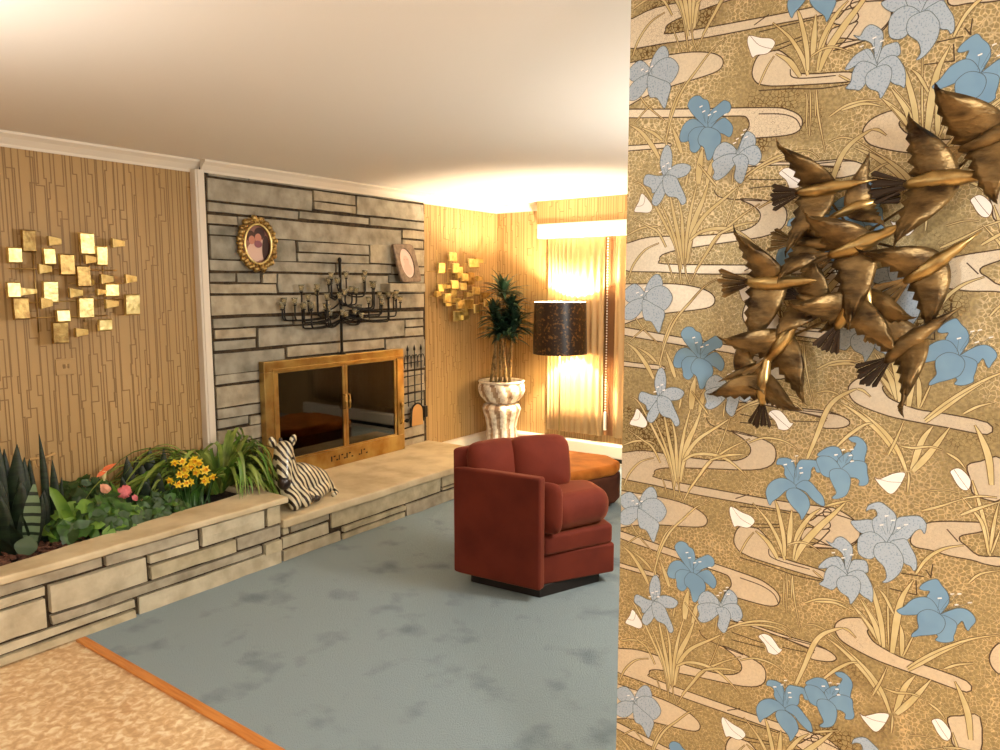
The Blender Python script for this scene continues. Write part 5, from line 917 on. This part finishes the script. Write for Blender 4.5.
# ------------------------------------------------------------------ brass birds on the iris wall
fk = thing('bird_wall_sculpture', 'antique brass wall sculpture of a flock of flying birds on the iris wallpaper', 'wall sculpture', (-.33, YW, 1.68))
def bird(i, cx, cz, ang, s, off, roll):
    ca, sa = cos(radians(ang)), sin(radians(ang)); r = random.Random(i*13+5)
    cr_, sr = cos(roll), sin(roll)
    def W(x, y, z):
        y, z = y*cr_-z*sr, y*sr+z*cr_
        return (cx+s*(x*ca-y*sa), min(YW-.004, YW-off-s*z), cz+s*(x*sa+y*ca))
    e = bpy.data.objects.new('bird', None); COL.objects.link(e); e.location = (cx, YW-off, cz); e.parent = fk; e.matrix_parent_inverse = Matrix.Translation(-fk.location); e.empty_display_size = .02
    def fin(b, name, mat):
        o = b.obj(name, mat); o.parent = e; o.matrix_parent_inverse = (Matrix.Translation(fk.location) @ e.matrix_parent_inverse @ Matrix.Translation(e.location)).inverted()
        # places the part exactly where its vertices are
        o.modifiers.new('s', 'SOLIDIFY').thickness = .0012
        return o
    b = MB(); b.tube([W(x, 0, z) for x, z in ((-.06, .004), (-.045, .01), (-.01, .02), (.02, .02), (.04, .018), (.055, .018), (.08, .015), (.105, .010))], [s*q for q in (.004, .011, .018, .016, .011, .010, .004, .001)], 8)
    o = b.obj('body', BIRDL if i % 3 else BIRD); o.parent = e; o.matrix_parent_inverse = (Matrix.Translation(fk.location) @ e.matrix_parent_inverse @ Matrix.Translation(e.location)).inverted()
    for sd in (1, -1):
        lift = r.uniform(.02, .05); sweep = r.uniform(-.085, -.04); span = r.uniform(.085, .115); ch_ = r.uniform(.062, .082)
        nu, nv = 12, 8; vs = []
        for a in range(nu+1):
            t = a/nu; y = .008+span*t
            c = ch_*(1-.05*t)*(1-t**2.6)+.004
            for q in range(nv+1):
                f = q/nv; notch = .012*t*(1 if (q % 2) else 0) if q > 0 else 0
                x = .028+sweep*t*t*1.2-.01*t-c*f*.95-(.013*(a % 2)*(1-t) if q == nv else 0)
                yy = y+.018*f*t-(notch if a == nu or a > nu*.6 else 0)*.6
                z = .012+lift*sin(t*pi*.55)+.014*sin(f*pi)*(1-t*.5)+.0012*(q % 2)
                vs.append(W(x, sd*yy, z))
        b = MB(); b.add(vs, [(a*(nv+1)+q, (a+1)*(nv+1)+q, (a+1)*(nv+1)+q+1, a*(nv+1)+q+1) for a in range(nu) for q in range(nv)], 0, True)
        fin(b, 'wing', BIRD)
    b = MB(); n = 6
    for k in range(n):
        a0 = -.5+1.0*k/n; a1 = -.5+1.0*(k+.97)/n; R0, R1 = .03, r.uniform(.058, .07)
        b.add([W(-.045-.0*R0, R0*.25*sin(a0), .01), W(-.045, R0*.25*sin(a1), .01), W(-.045-R1*cos(a1), R1*sin(a1), .006+.004*(k % 2)), W(-.047-R1*1.05*cos((a0+a1)/2), R1*1.05*sin((a0+a1)/2), .008), W(-.045-R1*cos(a0), R1*sin(a0), .006+.004*(k % 2))], [(0, 1, 2, 3, 4)])
    fin(b, 'tail', BIRDD if i % 2 else BIRD)
BIRDS = [(-.078,1.922,24,1.0,.06,.3),(-.155,1.842,2,1.1,.05,-.2),(-.165,1.690,38,.95,.055,.3),(-.185,1.535,42,1.05,.05,-.3),(-.29,1.735,24,1.05,.07,.35),(-.365,1.848,6,.95,.05,.2),(-.375,1.73,-10,.85,.05,-.3),(-.305,1.61,66,.95,.06,.4),(-.452,1.660,2,1.05,.06,.25),(-.365,1.61,-20,.8,.05,-.2),(-.435,1.53,58,.95,.055,.3),(-.462,1.435,84,.88,.05,-.2),(-.515,1.455,205,.6,.04,.2),(-.30,1.80,200,.7,.05,.3),(-.265,1.62,100,.8,.045,-.3)]
for i, q in enumerate(BIRDS): bird(i, *q)
for a, c in (((-.46, 1.66), (-.30, 1.745)), ((-.30, 1.745), (-.15, 1.70)), ((-.16, 1.84), (-.30, 1.745)), ((-.44, 1.53), (-.305, 1.60)), ((-.305, 1.60), (-.185, 1.535)), ((-.473, 1.43), (-.44, 1.53)), ((-.08, 1.925), (-.16, 1.84)), ((-.375, 1.85), (-.30, 1.745)), ((-.305, 1.60), (-.30, 1.745)), ((-.52, 1.45), (-.473, 1.43)), ((-.46, 1.66), (-.435, 1.53))):
    b = MB(); b.tube([(a[0], YW-.03, a[1]), (c[0], YW-.03, c[1])], .0028, 6); b.obj('rod', BIRD, fk)

# ------------------------------------------------------------------ light
def point(name, loc, power, col, rad):
    l = bpy.data.lights.new(name, 'POINT'); l.energy = power; l.color = col; l.shadow_soft_size = rad
    o = bpy.data.objects.new(name, l); COL.objects.link(o); o.location = loc; return o
def area(name, loc, rot, size, power, col):
    l = bpy.data.lights.new(name, 'AREA'); l.energy = power; l.color = col; l.shape = 'RECTANGLE'; l.size, l.size_y = size
    o = bpy.data.objects.new(name, l); COL.objects.link(o); o.location = loc; o.rotation_euler = rot; return o
point('lamp_light', (LX, LY, 1.35), 250, (1, .83, .60), .035)
point('living_room_lamp', (-.55, 3.6, 1.70), 125, (1, .95, .86), .2)
point('dining_lamp', (-1.65, -1.0, 1.72), 11, (1, .97, .9), .10)
point('dining_lamp', (-.62, -1.1, 1.62), 11, (1, .97, .9), .06)
point('kitchen_lamp', (1.95, -.15, 2.0), 215, (1, .985, .94), .3)
l = bpy.data.lights.new('ceiling_fill_spot', 'SPOT'); l.energy = 95; l.color = (1, .97, .90); l.shadow_soft_size = .12; l.spot_size = radians(165); l.spot_blend = .6  # added upward spot that brightens the ceiling; no fixture stands there
o = bpy.data.objects.new('ceiling_fill_spot', l); COL.objects.link(o); o.location = (-2.35, .0, 1.8); o.rotation_euler = (pi, 0, 0)
w = bpy.data.worlds.new('world'); SC.world = w; w.use_nodes = True
w.node_tree.nodes['Background'].inputs[0].default_value = (1, .9, .78, 1); w.node_tree.nodes['Background'].inputs[1].default_value = .02

# ------------------------------------------------------------------ camera
cam = bpy.data.cameras.new('camera'); co = bpy.data.objects.new('camera', cam); COL.objects.link(co)
cam.sensor_width = 36; cam.lens = 737.1/1000*36; cam.clip_start = .05
co.location = (0, 0, 1.6471); co.rotation_euler = (pi/2-.1196, 0, .6233); SC.camera = co
SC.view_settings.view_transform = 'Standard'; SC.view_settings.look = 'None'; SC.view_settings.gamma = 1; SC.view_settings.exposure = 0.15
SC.view_settings.use_curve_mapping = False
SC.cycles.max_bounces = 8
SC.cycles.use_denoising = True
